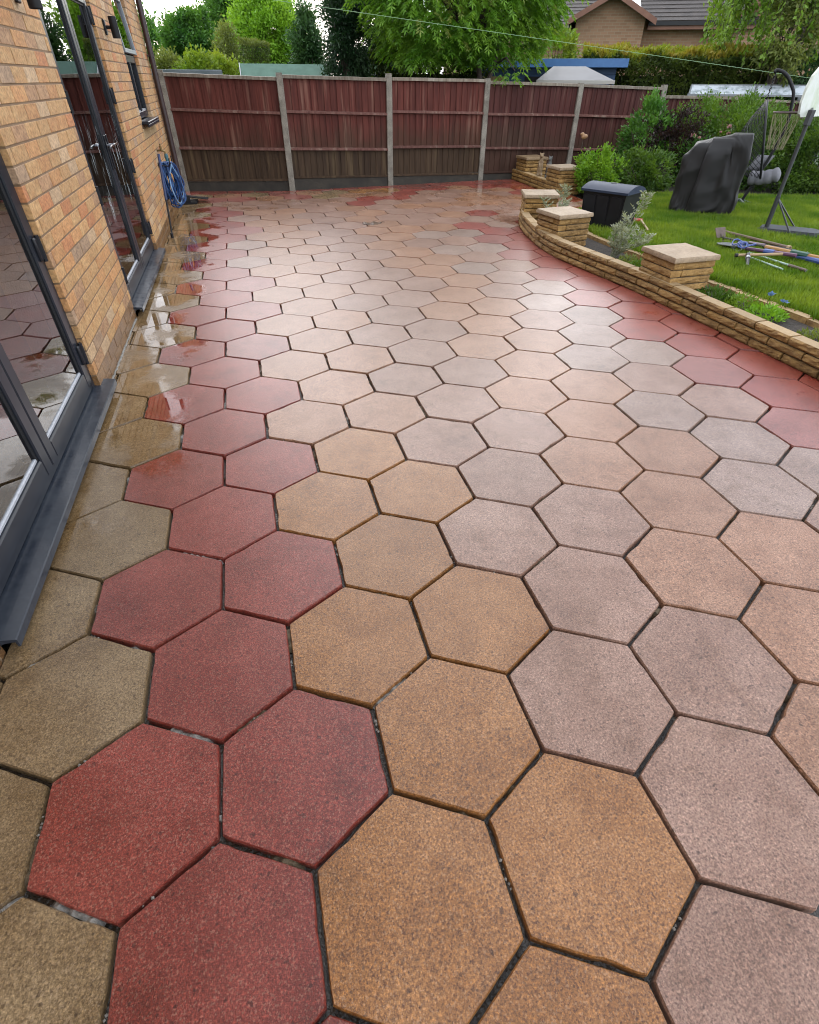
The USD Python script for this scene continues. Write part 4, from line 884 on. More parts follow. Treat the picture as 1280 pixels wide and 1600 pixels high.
b = MB(); b.box((0, 0, -.15), (1.2, 1.6, 1.55)); obj('wall', b, M_SHEDW, t); b = MB(); b.box((-.08, -.08, 1.55), (1.28, 1.68, 1.65), .01); obj('roof', b, mat('grey_felt', (.10, .14, .15), (.16, .20, .21), 6, .6), t)
# blue shed
M_BLUE = mat('blue_paint', (.06, .17, .40), (.08, .22, .48), 4, .5); M_BLUE2 = mat('blue_boards', (.035, .085, .19), (.05, .12, .25), 4, .6, stretch=(1, 1, 12)); M_DGREY = mat('dull_grey', (.05, .055, .06), None, 4, .6)
t = thing('blue_shed', 'blue painted timber shed with bright blue roof edge behind the drooping tree', 'shed', (5.35, 13.75, 0), -.52)
b = MB(); b.box((0, 0, -.1), (3.15, 1.6, 1.78)); obj('wall', b, M_BLUE2, t)
for k in range(9):
    b = MB(); b.box((-.012, -.014, .6 + k * .13), (3.162, .0, .6 + k * .13 + .122), .004); obj('board', b, M_BLUE2, t)
b = MB(); b.box((-.2, -.25, 1.80), (3.35, 1.7, 1.86)); obj('roof', b, M_DGREY, t)
b = MB(); b.box((-.22, -.275, 1.755), (3.37, -.252, 1.90), .004); b.box((3.352, -.25, 1.755), (3.374, 1.7, 1.90), .004); obj('fascia', b, M_BLUE, t)
b = MB(); b.box((1.2, -.03, .9), (1.75, -.016, 1.6)); obj('window', b, M_GASKET, t)
b = MB(); b.box((.15, -.035, .1), (.75, -.016, 1.6)); obj('door', b, mat('shed_door', (.42, .30, .12), (.5, .36, .16), 4, .6), t)
# grey tent-like roof in front of it
t = thing('grey_canopy', 'smooth grey tent-shaped roof in front of the blue shed, just over the fence', 'canopy', (7.05, 11.45, 0), -.45)
M_TARP = mat('grey_tarp', (.065, .07, .08), (.095, .102, .115), 3, .4, spec=.3)
v = np.array([(-1.05, -.5, 1.54), (.45, -.5, 1.54), (.45, .8, 1.54), (-1.05, .8, 1.54), (-.75, .1, 1.76), (-.1, .1, 1.76)]); b = MB(); b.add(v, [[0, 1, 5], [0, 5, 4], [1, 2, 5], [2, 3, 4], [2, 4, 5], [3, 0, 4]]); v2 = v - [0, 0, .03]; b.add(v2, [[0, 1, 5], [0, 5, 4], [1, 2, 5], [2, 3, 4], [2, 4, 5], [3, 0, 4]]); obj('roof', b, M_TARP, t)
b = MB(); b.box((-1.06, -.53, 1.48), (.47, -.50, 1.54), .004); obj('fascia', b, mat('pale_trim', (.5, .48, .42)), t)
for x, y in ((-1.0, -.45), (.40, -.45), (.40, .75), (-1.0, .75)):
    b = MB(); b.box((x - .03, y - .03, -.05), (x + .03, y + .03, 1.54)); obj('leg', b, M_DGREY, t)
# greenhouse roof
t = thing('greenhouse', 'low glass greenhouse roof with grey frame just over the lower fence', 'greenhouse', (9.62, 11.55, 0), -.62)
M_ALU = mat('grey_alu', (.25, .27, .28), None, 4, .4)
GL2 = mat('cloudy_glazing', (.42, .48, .50), (.85, .92, .98), 5, .12, lo=.42, hi=.55)
b = MB(); b.box((-.03, -.03, -.1), (.03, .03, 1.32)); b.box((2.25, -.03, -.1), (2.31, .03, 1.32)); b.box((-.03, -.04, 1.29), (2.31, .0, 1.325)); b.box((.02, .33, 1.455), (2.26, .37, 1.49))
for x in (0, 1.3, 2.26): b.tube([(x, 0, 1.32), (x + .02, .34, 1.47)], .018, 5)
b.box((-.03, .70, -.1), (.03, .75, 1.32)); b.box((2.25, .70, -.1), (2.31, .75, 1.32)); obj('frame', b, M_ALU, t)
for x0, x1 in ((0.02, 1.28), (1.32, 2.24)):
    b = MB(); b.add([(x0, 0, 1.322), (x1, 0, 1.322), (x1 + .02, .34, 1.472), (x0 + .02, .34, 1.472)], [[0, 1, 2, 3]]); obj('pane', b, GL2, t)
    b = MB(); b.add([(x0, .72, 1.322), (x1, .72, 1.322), (x1 + .02, .36, 1.472), (x0 + .02, .36, 1.472)], [[0, 1, 2, 3]]); obj('pane', b, GL2, t)

# neighbour's brick house with gable
HB = usdkit.material(stage, L + 'far_brick', {'tc': ('texture_coordinate', {}), 'x': ('separate_xyz', {}), 'ad': ('math', {'math_type': 'add'}), 'c': ('combine_xyz', {}), 't': ('brick_texture', {'scale': 1.0, 'brick_width': .225, 'row_height': .075, 'mortar_size': .006, 'color1': (.20, .11, .06), 'color2': (.26, .15, .085), 'mortar': (.24, .19, .125)}), 'p': ('principled_bsdf', {'roughness': .85})},
    [('tc.object', 'x.vector'), ('x.x', 'ad.value1'), ('x.y', 'ad.value2'), ('ad.value', 'c.x'), ('x.z', 'c.y'), ('c.vector', 't.vector'), ('t.color', 'p.base_color')], surface='p.BSDF')
M_HTILE = mat('dark_tile', (.04, .031, .026), (.08, .064, .054), 2.5, .65, (25, .02), rnd=.0); M_FASC = mat('brown_fascia', (.20, .085, .05), (.26, .12, .07), 4, .6)
nh = thing('neighbour_house', 'brick house with tiled roof and brown-edged gable beyond the hedge', 'house', (12.0, 20.35, .26), -.50)
# local x to the right along the front, y away; gable wing round x = .47, main range to the right
b = MB(); b.box((-.63, 0, -.4), (1.57, 6, 2.92)); b.add([(-.63, 0, 2.92), (1.57, 0, 2.92), (.47, 0, 3.42)], [[0, 1, 2]]); b.box((1.57, .5, -.4), (6.5, 6, 2.92)); obj('wall', b, HB, nh)
def roof_courses(parent, A, B, Cc, Dd, n, name='roof'):
    """A-B eave, D-C ridge: stepped rows of tiles"""
    A, B, Cc, Dd = map(np.array, (A, B, Cc, Dd)); b = MB(); nn = np.cross(B - A, Dd - A); nn = nn / np.linalg.norm(nn)
    if nn[2] < 0: nn = -nn
    for k in range(n):
        t0, t1 = k / n, (k + 1.15) / n; a, e = A + (Dd - A) * t0, B + (Cc - B) * t0; c, d_ = B + (Cc - B) * t1, A + (Dd - A) * t1
        v = [a + nn * .03, e + nn * .03, c + nn * .012, d_ + nn * .012, a, e]; b.add(v, [[0, 1, 2, 3], [4, 5, 1, 0]])
    obj(name, b, M_HTILE, parent)
roof_courses(nh, (-.88, -.35, 2.80), (-.88, 6, 2.80), (.47, 6, 3.46), (.47, -.35, 3.46), 9)
roof_courses(nh, (1.82, -.35, 2.80), (1.82, 6, 2.80), (.47, 6, 3.46), (.47, -.35, 3.46), 9)
roof_courses(nh, (1.5, .15, 2.80), (6.8, .15, 2.80), (6.8, 3.2, 4.75), (1.0, 3.2, 4.75), 18)
roof_courses(nh, (-5.5, 1.6, 2.72), (-.4, 1.6, 2.72), (.4, 4.4, 4.3), (-5.5, 4.4, 4.3), 15)
b = MB(); b.box((-5.5, 2.0, -.4), (-.64, 6, 2.85)); obj('side_wing', b, HB, nh)
for x0, x1 in ((-.95, .47), (1.89, .47)):
    b = MB(); v = [(x0, -.37, 2.68), (x1, -.37, 3.38), (x1, -.37, 3.54), (x0, -.37, 2.84)]; v = v + [(a_, b_ + .03, c_) for a_, b_, c_ in v]; b.add(v, [[0, 1, 2, 3], [4, 5, 6, 7], [0, 1, 5, 4], [2, 3, 7, 6], [3, 0, 4, 7], [1, 2, 6, 5]]); obj('barge_board', b, M_FASC, nh)
b = MB(); b.box((1.7, .12, 2.70), (6.8, .16, 2.80)); obj('gutter', b, M_GASKET, nh); b = MB(); b.box((1.7, .16, 2.60), (6.8, .5, 2.72)); obj('soffit', b, M_FASC, nh)
t = thing('neighbour_house', 'second brick gable showing through the weeping birch at the right', 'house', (17.2, 17.6, 0), -.72)
b = MB(); b.box((-1.9, 0, -.2), (1.9, 5, 2.9)); b.add([(-1.9, 0, 2.9), (1.9, 0, 2.9), (0, 0, 4.1)], [[0, 1, 2]]); obj('wall', b, HB, t)
for x0 in (-2.2, 2.2): roof_courses(t, (x0, -.3, 2.7), (x0, 5, 2.7), (0, 5, 4.16), (0, -.3, 4.16), 12)
for x0, x1 in ((-2.25, 0), (2.25, 0)):
    b = MB(); v = [(x0, -.33, 2.58), (x1, -.33, 4.06), (x1, -.33, 4.22), (x0, -.33, 2.74)]; v = v + [(a_, b_ + .03, c_) for a_, b_, c_ in v]; b.add(v, [[0, 1, 2, 3], [4, 5, 6, 7], [0, 1, 5, 4], [2, 3, 7, 6], [3, 0, 4, 7], [1, 2, 6, 5]]); obj('barge_board', b, M_FASC, t)

hedge('laurel_hedge', 'dark leafy hedge under the drooping tree just behind the fence', (2.75, 12.9), (5.2, 12.5), .6, 0., 1.98, 12000, .08, G_HEDGE, 18, G_SHRUB)
hedge('photinia_hedge', 'dark hedge with orange-tinted new tips below the neighbouring gable', (8.0, 13.6), (11.6, 11.6),   .9, 0., 1.98, 24000, .085, G_HEDGE, 14, G_RUST)
shrub('variegated_bush', 'yellow-green bush climbing in front of the brick gable', 'bush', (8.05, 15.2, 1.95), (.65, .4, .6), 4500, .085, G_YELLOW, 15, 50, .08, base_z=-.02)
hedge('conifer_hedge', 'dark feathery conifer hedge behind the greenhouse', (10.2, 12.75), (13.2, 10.9), .9, 0., 2.0, 13000, .09, G_CONIF2, 16)
# sumac over the fence: long drooping compound leaves
rng = np.random.default_rng(41)
sm = thing('sumac_tree', 'tree with drooping fern-like bright green leaves hanging over the fence', 'tree', (4.62, 11.2, 0))
def frond(rng, ln, pairs=8):
    """a drooping pinnate leaf from the origin along +x"""
    t = np.linspace(0, 1, pairs + 1); ax = np.c_[t * ln * .85, np.zeros_like(t), ln * (.25 * t - .75 * t ** 2)]
    P, D = [], []
    for i in range(1, pairs + 1):
        for s_ in (-1, 1): P.append(ax[i]); D.append([.5, s_ * .7, -.5 + rng.normal(0, .15)])
    P.append(ax[-1]); D.append([.6, 0, -.8])
    v, f = leaves(rng, np.array(P), np.array(D, float), ln * .38, .25, .1, .2); b = MB(); b.add(v, f); b.tube(ax, [ .004] * len(ax), 3, caps=False); return b.arr()
FR = [frond(np.random.default_rng(50 + k), .19 + .028 * k, 7) for k in range(4)]
c0, rad = np.array([-.28, .35, 3.05]), np.array([2.15, 1.15, 1.62])
tips = []; crown = MB(); tipm = MB(); front = []
for k in range(5600):
    d = rng.normal(size=3); d /= np.linalg.norm(d); r = .3 + .7 * rng.random() ** .5; r *= 1 + .22 * (meshkit.noise(d * 2.2 + 9, 4) - .5) * 2
    p = c0 + d * r * rad
    if p[2] < 1.8: p[2] = 1.8 + .4 * rng.random()
    az = math.atan2(d[1], d[0]) + rng.normal(0, .6)
    if rng.random() < .35: az = rng.uniform(0, 2 * np.pi)
    v, f = FR[rng.integers(0, 4)]; s_ = rng.uniform(.75, 1.2); front.append((p[1] + .3 * abs(d[0]), (v * s_) @ rot2(az).T + p, f, rng.random()))
front.sort(key=lambda t: t[0])
inview = [t for t in front if project(t[1].mean(0) + np.array([4.62, 11.2, 0]))[1] > -25]; inset = set(id(t) for t in inview[:260])
for t in front:
    m = G_SUMAC2 if t[3] < .13 else G_SUMAC
    if id(t) in inset: obj('frond', (t[1], t[2]), m, sm)
    else: crown.add(t[1], t[2])
obj('crown', crown, G_SUMAC, sm, kind='stuff')
b = MB(); b.tube([(.0, 0, -.1), (.03, .02, 1.0), (-.08, .05, 1.75), (-.3, .2, 2.6)], [.075, .065, .05, .03], 8); b.tube([(.02, .01, 1.35), (.2, -.05, 1.75), (.35, .1, 2.4), (.9, .2, 2.9)], [.045, .04, .03, .015], 7)
for k in range(16):
    d = rng.normal(size=3); d[2] = abs(d[2]) * .6; d /= np.linalg.norm(d); e = c0 + d * rad * .75; b.tube([(-.1, .08, 1.9), (np.array([-.1, .1, 2.2]) + e) / 2, e], [.03, .02, .006], 5)
obj('trunk', b, M_BARK, sm, 50)
v, f = FR[1]; b = MB()
for k in range(7): b.add((v * 1.0) @ rot2(rng.uniform(-2.6, -.4)).T + np.array([.22 + rng.normal(0, .1), -1.0 + rng.normal(0, .05), 1.62 + rng.normal(0, .04)]), f)
obj('hanging_spray', b, G_SUMAC, sm)
b = MB(); b.tube([(.2, -.05, 1.75), (.24, -.5, 1.85), (.22, -1.0, 1.66)], [.02, .015, .006], 5); obj('branch', b, M_BARK, sm)

# weeping birch
rng = np.random.default_rng(61)
bt = thing('birch_tree', 'birch with weeping strands of small leaves at the top right', 'tree', (12.4, 11.9, 0))
P, D, tw = [], [], MB()
for k in range(430):
    a = rng.uniform(0, 2 * np.pi); r = rng.random() ** .5; p = np.array([r * math.cos(a) * 1.9 - .4, r * math.sin(a) * 1.5, 3.2 + 1.8 * rng.random() + (1 - r) * .8]); ln = rng.uniform(.7, 2.1) * (.6 + .6 * r)
    n = int(ln * 34); t = np.linspace(0, 1, n); sway = rng.normal(0, .12, 2)
    q = p + np.c_[sway[0] * t + .03 * np.sin(9 * t), sway[1] * t, -ln * t]; P.append(q + rng.normal(0, .035, q.shape)); D.append(rng.normal(size=q.shape) * .7 + [0, 0, -.9]); tw.tube(q[:: max(1, n // 5)], .004, 3, caps=False)
P, D = np.vstack(P), np.vstack(D); k = P[:, 2] > 1.62 + .5 * meshkit.noise(P * 1.3, 5)
obj('crown', leaves(rng, P[k], D[k], .10, .6), G_BIRCH, bt); obj('twigs', tw, M_BARK, bt)
b = MB(); b.tube([(0, 0, -.1), (.05, 0, 1.5), (-.05, .05, 3.2), (0, 0, 5)], [.11, .09, .07, .03], 8)
for k in range(14): a = rng.uniform(0, 6.28); z = rng.uniform(2.3, 4.4); b.tube([(0, 0, z), (.8 * math.cos(a), .7 * math.sin(a), z + .6), (1.7 * math.cos(a), 1.2 * math.sin(a), z + .55)], [.035, .025, .008], 5)
obj('trunk', b, mat('birch_bark', (.25, .23, .2), (.06, .05, .045), 7, .8), bt, 50)
tree('leafy_tree', 'ivy-like green and ochre leaves on a trunk at the right edge', 'tree', (11.2, 10.95, 0), (11.2, 10.95, 2.3), (.45, .4, 1.05), 4500, .08, G_OLIVE, 62, 60, .09, r0=.09)
tree('garden_tree', 'green tree closing the view behind the second gable', 'tree', (19, 21.5, 0), (19, 21.5, 3.0), (2.6, 2, 2.2), 9000, .17, G_MID, 63, 90, .25, r0=.16)

# washing line
A, B = np.array([-1.17, 9.18, 2.52]), np.array([13.6, 8.55, 1.27]); ts = np.linspace(0, 1, 40)
q = A + (B - A) * ts[:, None]; q[:, 2] -= .08 * 4 * ts * (1 - ts) * 0
WLN = obj('washing_line', MB().tube(q, .0032, 5), mat('line_green', (.25, .45, .22), (.35, .55, .3), 3, .5)); tag(WLN, 'thin pale green washing line stretched across the garden above the fence', 'washing line')

# ------------------------------------------------------------------ shrubs and plants in the beds
shrub('round_bush', 'bright green rounded bush behind the black storage box', 'bush', (5.62, 8.15, .32), (.37, .35, .34), 5200, .05, leaf_mat('leaf_box', (.13, .38, .02), (.25, .52, .04), 4), 71, 70, .04)
shrub('hydrangea_bush', 'low mid-green bush with a few faded flower heads right of the bright round bush', 'bush', (6.45, 8.05, .30), (.52, .42, .34), 5200, .055, G_SHRUB, 72, 70, .05)
shrub('green_shrub', 'leafy mid-green shrub climbing the fence left of the dark rose', 'bush', (7.15, 9.2, .72), (.42, .4, .62), 4200, .07, leaf_mat('leaf_fresh', (.05, .20, .03), (.12, .34, .05), 3), 73, 50, .06)
shrub('purple_shrub', 'dark purple-leaved shrub behind the pink roses', 'bush', (7.5, 8.75, .55), (.62, .45, .55), 8000, .05, G_PURPLE, 74, 60, .06)
shrub('spreading_shrub', 'large spreading green shrub against the low fence behind the covered barbecue', 'bush', (8.95, 9.1, .66), (1.45, .75, .64), 36000, .05, leaf_mat('leaf_privet', (.055, .17, .015), (.14, .30, .03), 3), 75, 150, .08)
shrub('dark_shrub', 'dark green shrub beneath the roses behind the covered barbecue', 'bush', (7.9, 8.2, .35), (.7, .45, .4), 6000, .055, G_DARK, 76, 70, .06)
shrub('border_hedge', 'dense green bush at the right edge behind the basketball stand', 'bush', (9.55, 7.35, .52), (1.2, .6, .58), 28000, .05, G_SHRUB, 77, 120, .07)
shrub('border_hedge', 'green bush right of the egg chair under the net', 'bush', (8.6, 7.9, .50), (.9, .45, .56), 12000, .05, G_SHRUB, 78, 70, .06)
rng = np.random.default_rng(80)
for k, (x, y, z, r, lab) in enumerate(((7.42, 8.28, .80, .055, 'largest pink rose in front of the purple shrub'), (7.5, 8.22, .78, .03, 'tiny pale rosebud touching the largest rose'), (7.95, 8.1, .93, .04, 'highest pink rose, near the spreading shrub'), (7.97, 8.1, .84, .035, 'pale cream rose just under the highest rose'), (7.82, 8.12, .86, .025, 'smallest pale rose left of the two upper roses'))):
    t = thing('rose', lab, 'flower', (x, y, z)); P = np.zeros((26, 3)); D = rng.normal(size=(26, 3)); D[:, 2] = np.abs(D[:, 2]); D[:, 1] -= .3
    obj('bloom', leaves(rng, P, D, r, .9, .5), G_FLOWER, t); b = MB(); b.tube([(0, 0, 0), (.02, .03, -.3), (.05, .1, -.7)], [.004, .005, .006], 4); obj('stem', b, M_BARK, t)

def silver_plant(x, y, hgt, lean, stems, seed, label):
    rng = np.random.default_rng(seed); t = thing('silver_plant', label, 'plant', (x, y, .035)); LP, LD, b = [], [], MB()
    for k in range(stems):
        h = hgt * (1.0 if k < 2 else rng.uniform(.3, .75)); l = np.array(lean) * (1. if k < 2 else .6) + rng.normal(0, .10, 2) * (1 if k > 1 else .3)
        tt = np.linspace(0, 1, 14); q = np.c_[l[0] * tt ** 1.3, l[1] * tt ** 1.3, h * tt]; q[:, :2] += rng.normal(0, .02, 2); b.tube(q, np.linspace(.006, .003, 14), 5)
        for i in range(2, 14):
            for m_ in range(1 if tt[i] < .7 else 3):
                a = rng.uniform(0, 6.28); ln = rng.uniform(.06, .12) * (1.1 - .5 * tt[i]); dr = np.array([math.cos(a) * .8, math.sin(a) * .8, .7]); tip = q[i] + dr * ln
                b.tube([q[i], tip], [.002, .0015], 3, caps=False)
                for w in np.linspace(.3, 1, 5):
                    for s_ in (-1, 1): LP.append(q[i] + dr * ln * w); LD.append(dr * .6 + s_ * np.array([-dr[1], dr[0], 0]) * .8 + rng.normal(0, .25, 3))
    obj('foliage', leaves(rng, np.array(LP), np.array(LD), .032, .30), G_SILVER, t); obj('stems', b, G_SILVER, t)
silver_plant(3.64, 4.28, .58, (.16, -.10), 10, 81, 'tall silvery feathery plant leaning in the bed in front of the black box')
silver_plant(3.66, 5.72, .44, (.02, .0), 9, 82, 'smaller silvery plant between the two pillars of the curved wall')
def low_plant(x, y, r, h, n, size, lm, seed, label, cat='plant', name='bed_plant'):
    rng = np.random.default_rng(seed); t = thing(name, label, cat, (x, y, .035)); a = rng.uniform(0, 6.28, n); rr = r * rng.random(n) ** .5
    P = np.c_[rr * np.cos(a), rr * np.sin(a), h * rng.random(n) * (1 - (rr / r) ** 2 * .7)]; D = np.c_[np.cos(a) * .5, np.sin(a) * .5, np.ones(n) * .7] + rng.normal(size=(n, 3)) * .4
    obj('foliage', leaves(rng, P, D, size, .4), lm, t); return t
low_plant(3.78, 2.52, .15, .10, 500, .035, G_YELLOW, 83, 'yellow-green low plant in the narrow bed')
low_plant(3.72, 2.78, .17, .09, 500, .04, G_SHRUB, 84, 'dark green low plant between the near pillar and the yellow-green plant')
low_plant(3.80, 2.28, .14, .09, 420, .04, G_MID, 85, 'green strappy plant under the blue flowers')
low_plant(3.78, 1.72, .16, .09, 500, .035, G_OLIVE, 86, 'pale green low plant near the right edge of the bed')
low_plant(3.74, 1.42, .14, .09, 400, .035, G_MID, 87, 'green low plant at the right edge by the wall')
low_plant(3.66, 3.72, .17, .10, 550, .04, G_SHRUB, 88, 'low green plant behind the near pillar')
low_plant(3.62, 3.98, .12, .08, 300, .035, G_OLIVE, 89, 'small pale plant at the foot of the tall silvery plant')
low_plant(3.62, 5.6, .15, .12, 450, .04, G_SHRUB, 90, 'green tuft at the foot of the smaller silvery plant')
rng = np.random.default_rng(91)
for k, (x, y, z, lab) in enumerate(((3.93, 2.42, .16, 'left blue flower above the narrow bed'), (3.96, 2.30, .14, 'right blue flower above the narrow bed'))):
    t = thing('blue_flower', lab, 'flower', (x, y, z)); P = np.zeros((16, 3)); D = rng.normal(size=(16, 3)); D[:, 2] = np.abs(D[:, 2]) * .6
    obj('petals', leaves(rng, P, D, .034, .6), G_BLUEF, t); b = MB(); b.tube([(0, 0, 0), (-.01, .01, -.11)], .003, 4); obj('stem', b, G_SHRUB, t)

# animal figures on the far wall
def blob(balls, edge=.02):
    import manifold3d as mf, trimesh
    parts = []
    for (p0, r0), (p1, r1) in balls:
        s0 = mf.Manifold.sphere(r0, 20).translate(tuple(map(float, p0))); s1 = mf.Manifold.sphere(r1, 20).translate(tuple(map(float, p1))); parts.append(mf.Manifold.batch_hull([s0, s1]))
    m = mf.Manifold.batch_boolean(parts, mf.OpType.Add).refine_to_length(edge).to_mesh()
    tm = trimesh.Trimesh(m.vert_properties[:, :3], m.tri_verts, process=True); trimesh.smoothing.filter_taubin(tm, iterations=8); return tm.vertices, tm.faces
def meerkat(x, y, z, h, label, m, rz):
    t = thing('animal_figure', label, 'garden ornament', (x, y, z), rz); k = h / .36
    B = [(((0, 0, .03), .045), ((0, .0, .12), .05)), (((0, 0, .12), .05), ((0, -.005, .22), .036)), (((0, -.005, .22), .036), ((0, -.01, .27), .026)), (((0, -.01, .305), .034), ((0, -.045, .298), .018)),
         (((0, -.01, .27), .026), ((0, -.01, .305), .034)), (((.035, -.02, .215), .013), ((.02, -.055, .15), .010)), (((-.035, -.02, .215), .013), ((-.02, -.055, .15), .010)), (((.03, -.02, .03), .024), ((.03, -.06, .014), .014)), (((-.03, -.02, .03), .024), ((-.03, -.06, .014), .014)),
         (((.026, .0, .33), .012), ((.028, .0, .338), .008)), (((-.026, .0, .33), .012), ((-.028, .0, .338), .008)), (((0, .05, .03), .016), ((.02, .13, .015), .009))]
    B = [((np.array(a) * k, r * k), (np.array(b_) * k, q * k)) for (a, r), (b_, q) in B]; obj('body', blob(B, .012 * k), m, t, True)
    b = MB()
    for s_ in (-1, 1): b.lathe([(0, .004 * k), (.004 * k, 0), (0, -.004 * k)], (s_ * .017 * k, -.04 * k, .313 * k), 6)
    obj('eyes', b, M_GASKET, t)
meerkat(5.10, 9.22, .175, .37, 'upright tan meerkat-like figure standing on the far low wall', mat('tan_figure', (.25, .16, .08), (.40, .28, .15), 20, .7), -.4)
meerkat(5.17, 9.0, .175, .34, 'shorter grey animal figure beside the tan one on the far low wall', mat('grey_figure', (.10, .10, .09), (.17, .165, .15), 20, .7), -.9)
t = thing('bird_ornament', 'small brown round ornament on a stake showing above the bright bush', 'garden ornament', (5.60, 8.75, .03))
b = MB(); b.tube([(0, 0, 0), (0, 0, .72)], .006, 6); obj('stake', b, M_BARK, t)
obj('bird', blob([((np.array([0, 0, .76]), .04), (np.array([.03, -.02, .765]), .03)), ((np.array([-.02, .01, .79]), .03), (np.array([-.05, .015, .795]), .012))], .012), mat('terracotta', (.30, .15, .06), (.42, .24, .11), 20, .6), t, True)

# ------------------------------------------------------------------ storage box
t = thing('storage_box', 'black plastic garden storage box with a bluish domed lid', 'storage box', (4.30, 5.56, .05), -1.02)
M_LID = mat('blue_black_lid', (.035, .045, .075), (.05, .065, .10), 4, .5, spec=.12)
w, d_, h = .285, .22, .43
b = MB()
v = [(-w + .03, -d_ + .02, 0), (w - .03, -d_ + .02, 0), (w - .03, d_ - .02, 0), (-w + .03, d_ - .02, 0), (-w, -d_, h), (w, -d_, h), (w, d_, h), (-w, d_, h)]
b.add(v, [[0, 1, 5, 4], [1, 2, 6, 5], [2, 3, 7, 6], [3, 0, 4, 7], [0, 3, 2, 1]]); obj('body', b, M_BLACK, t)
for k in range(3):
    x0, x1 = -w + .03 + k * .18, -w + .03 + k * .18 + .15; b = MB()
    v = [(x0 * .93, -d_ + .012, .04), (x1 * .93, -d_ + .012, .04), (x1, -d_ - .012, h - .05), (x0, -d_ - .012, h - .05)]; v = v + [(a_, b_ + .02, c_) for a_, b_, c_ in v]
    b.add(v, [[0, 1, 2, 3], [0, 4, 5, 1], [1, 5, 6, 2], [2, 6, 7, 3], [3, 7, 4, 0]]); obj('panel', b, M_BLACK, t)
n = 12; ang = np.linspace(-1, 1, n + 1); b = MB(); v = []
for zf in (lambda a: h + .010 + .055 * (1 - a * a), lambda a: h - .014):
    for xx in (-w - .025, w + .025):
        for a in ang: v.append((xx, a * (d_ + .025), zf(a)))
m = n + 1; f = []
for i in range(n): f += [[m + i, m + i + 1, i + 1, i], [i, i + 1, 2 * m + i + 1, 2 * m + i], [3 * m + i, 3 * m + i + 1, m + i + 1, m + i]]
f += [[0, 2 * m, 3 * m, m], [n, m + n, 3 * m + n, 2 * m + n]]; b.add(v, f); obj('lid', b, M_LID, t, 50)
b = MB(); b.box((-.04, -.03, h + .06), (.04, .03, h + .069), .004); obj('catch', b, M_BLACK, t)

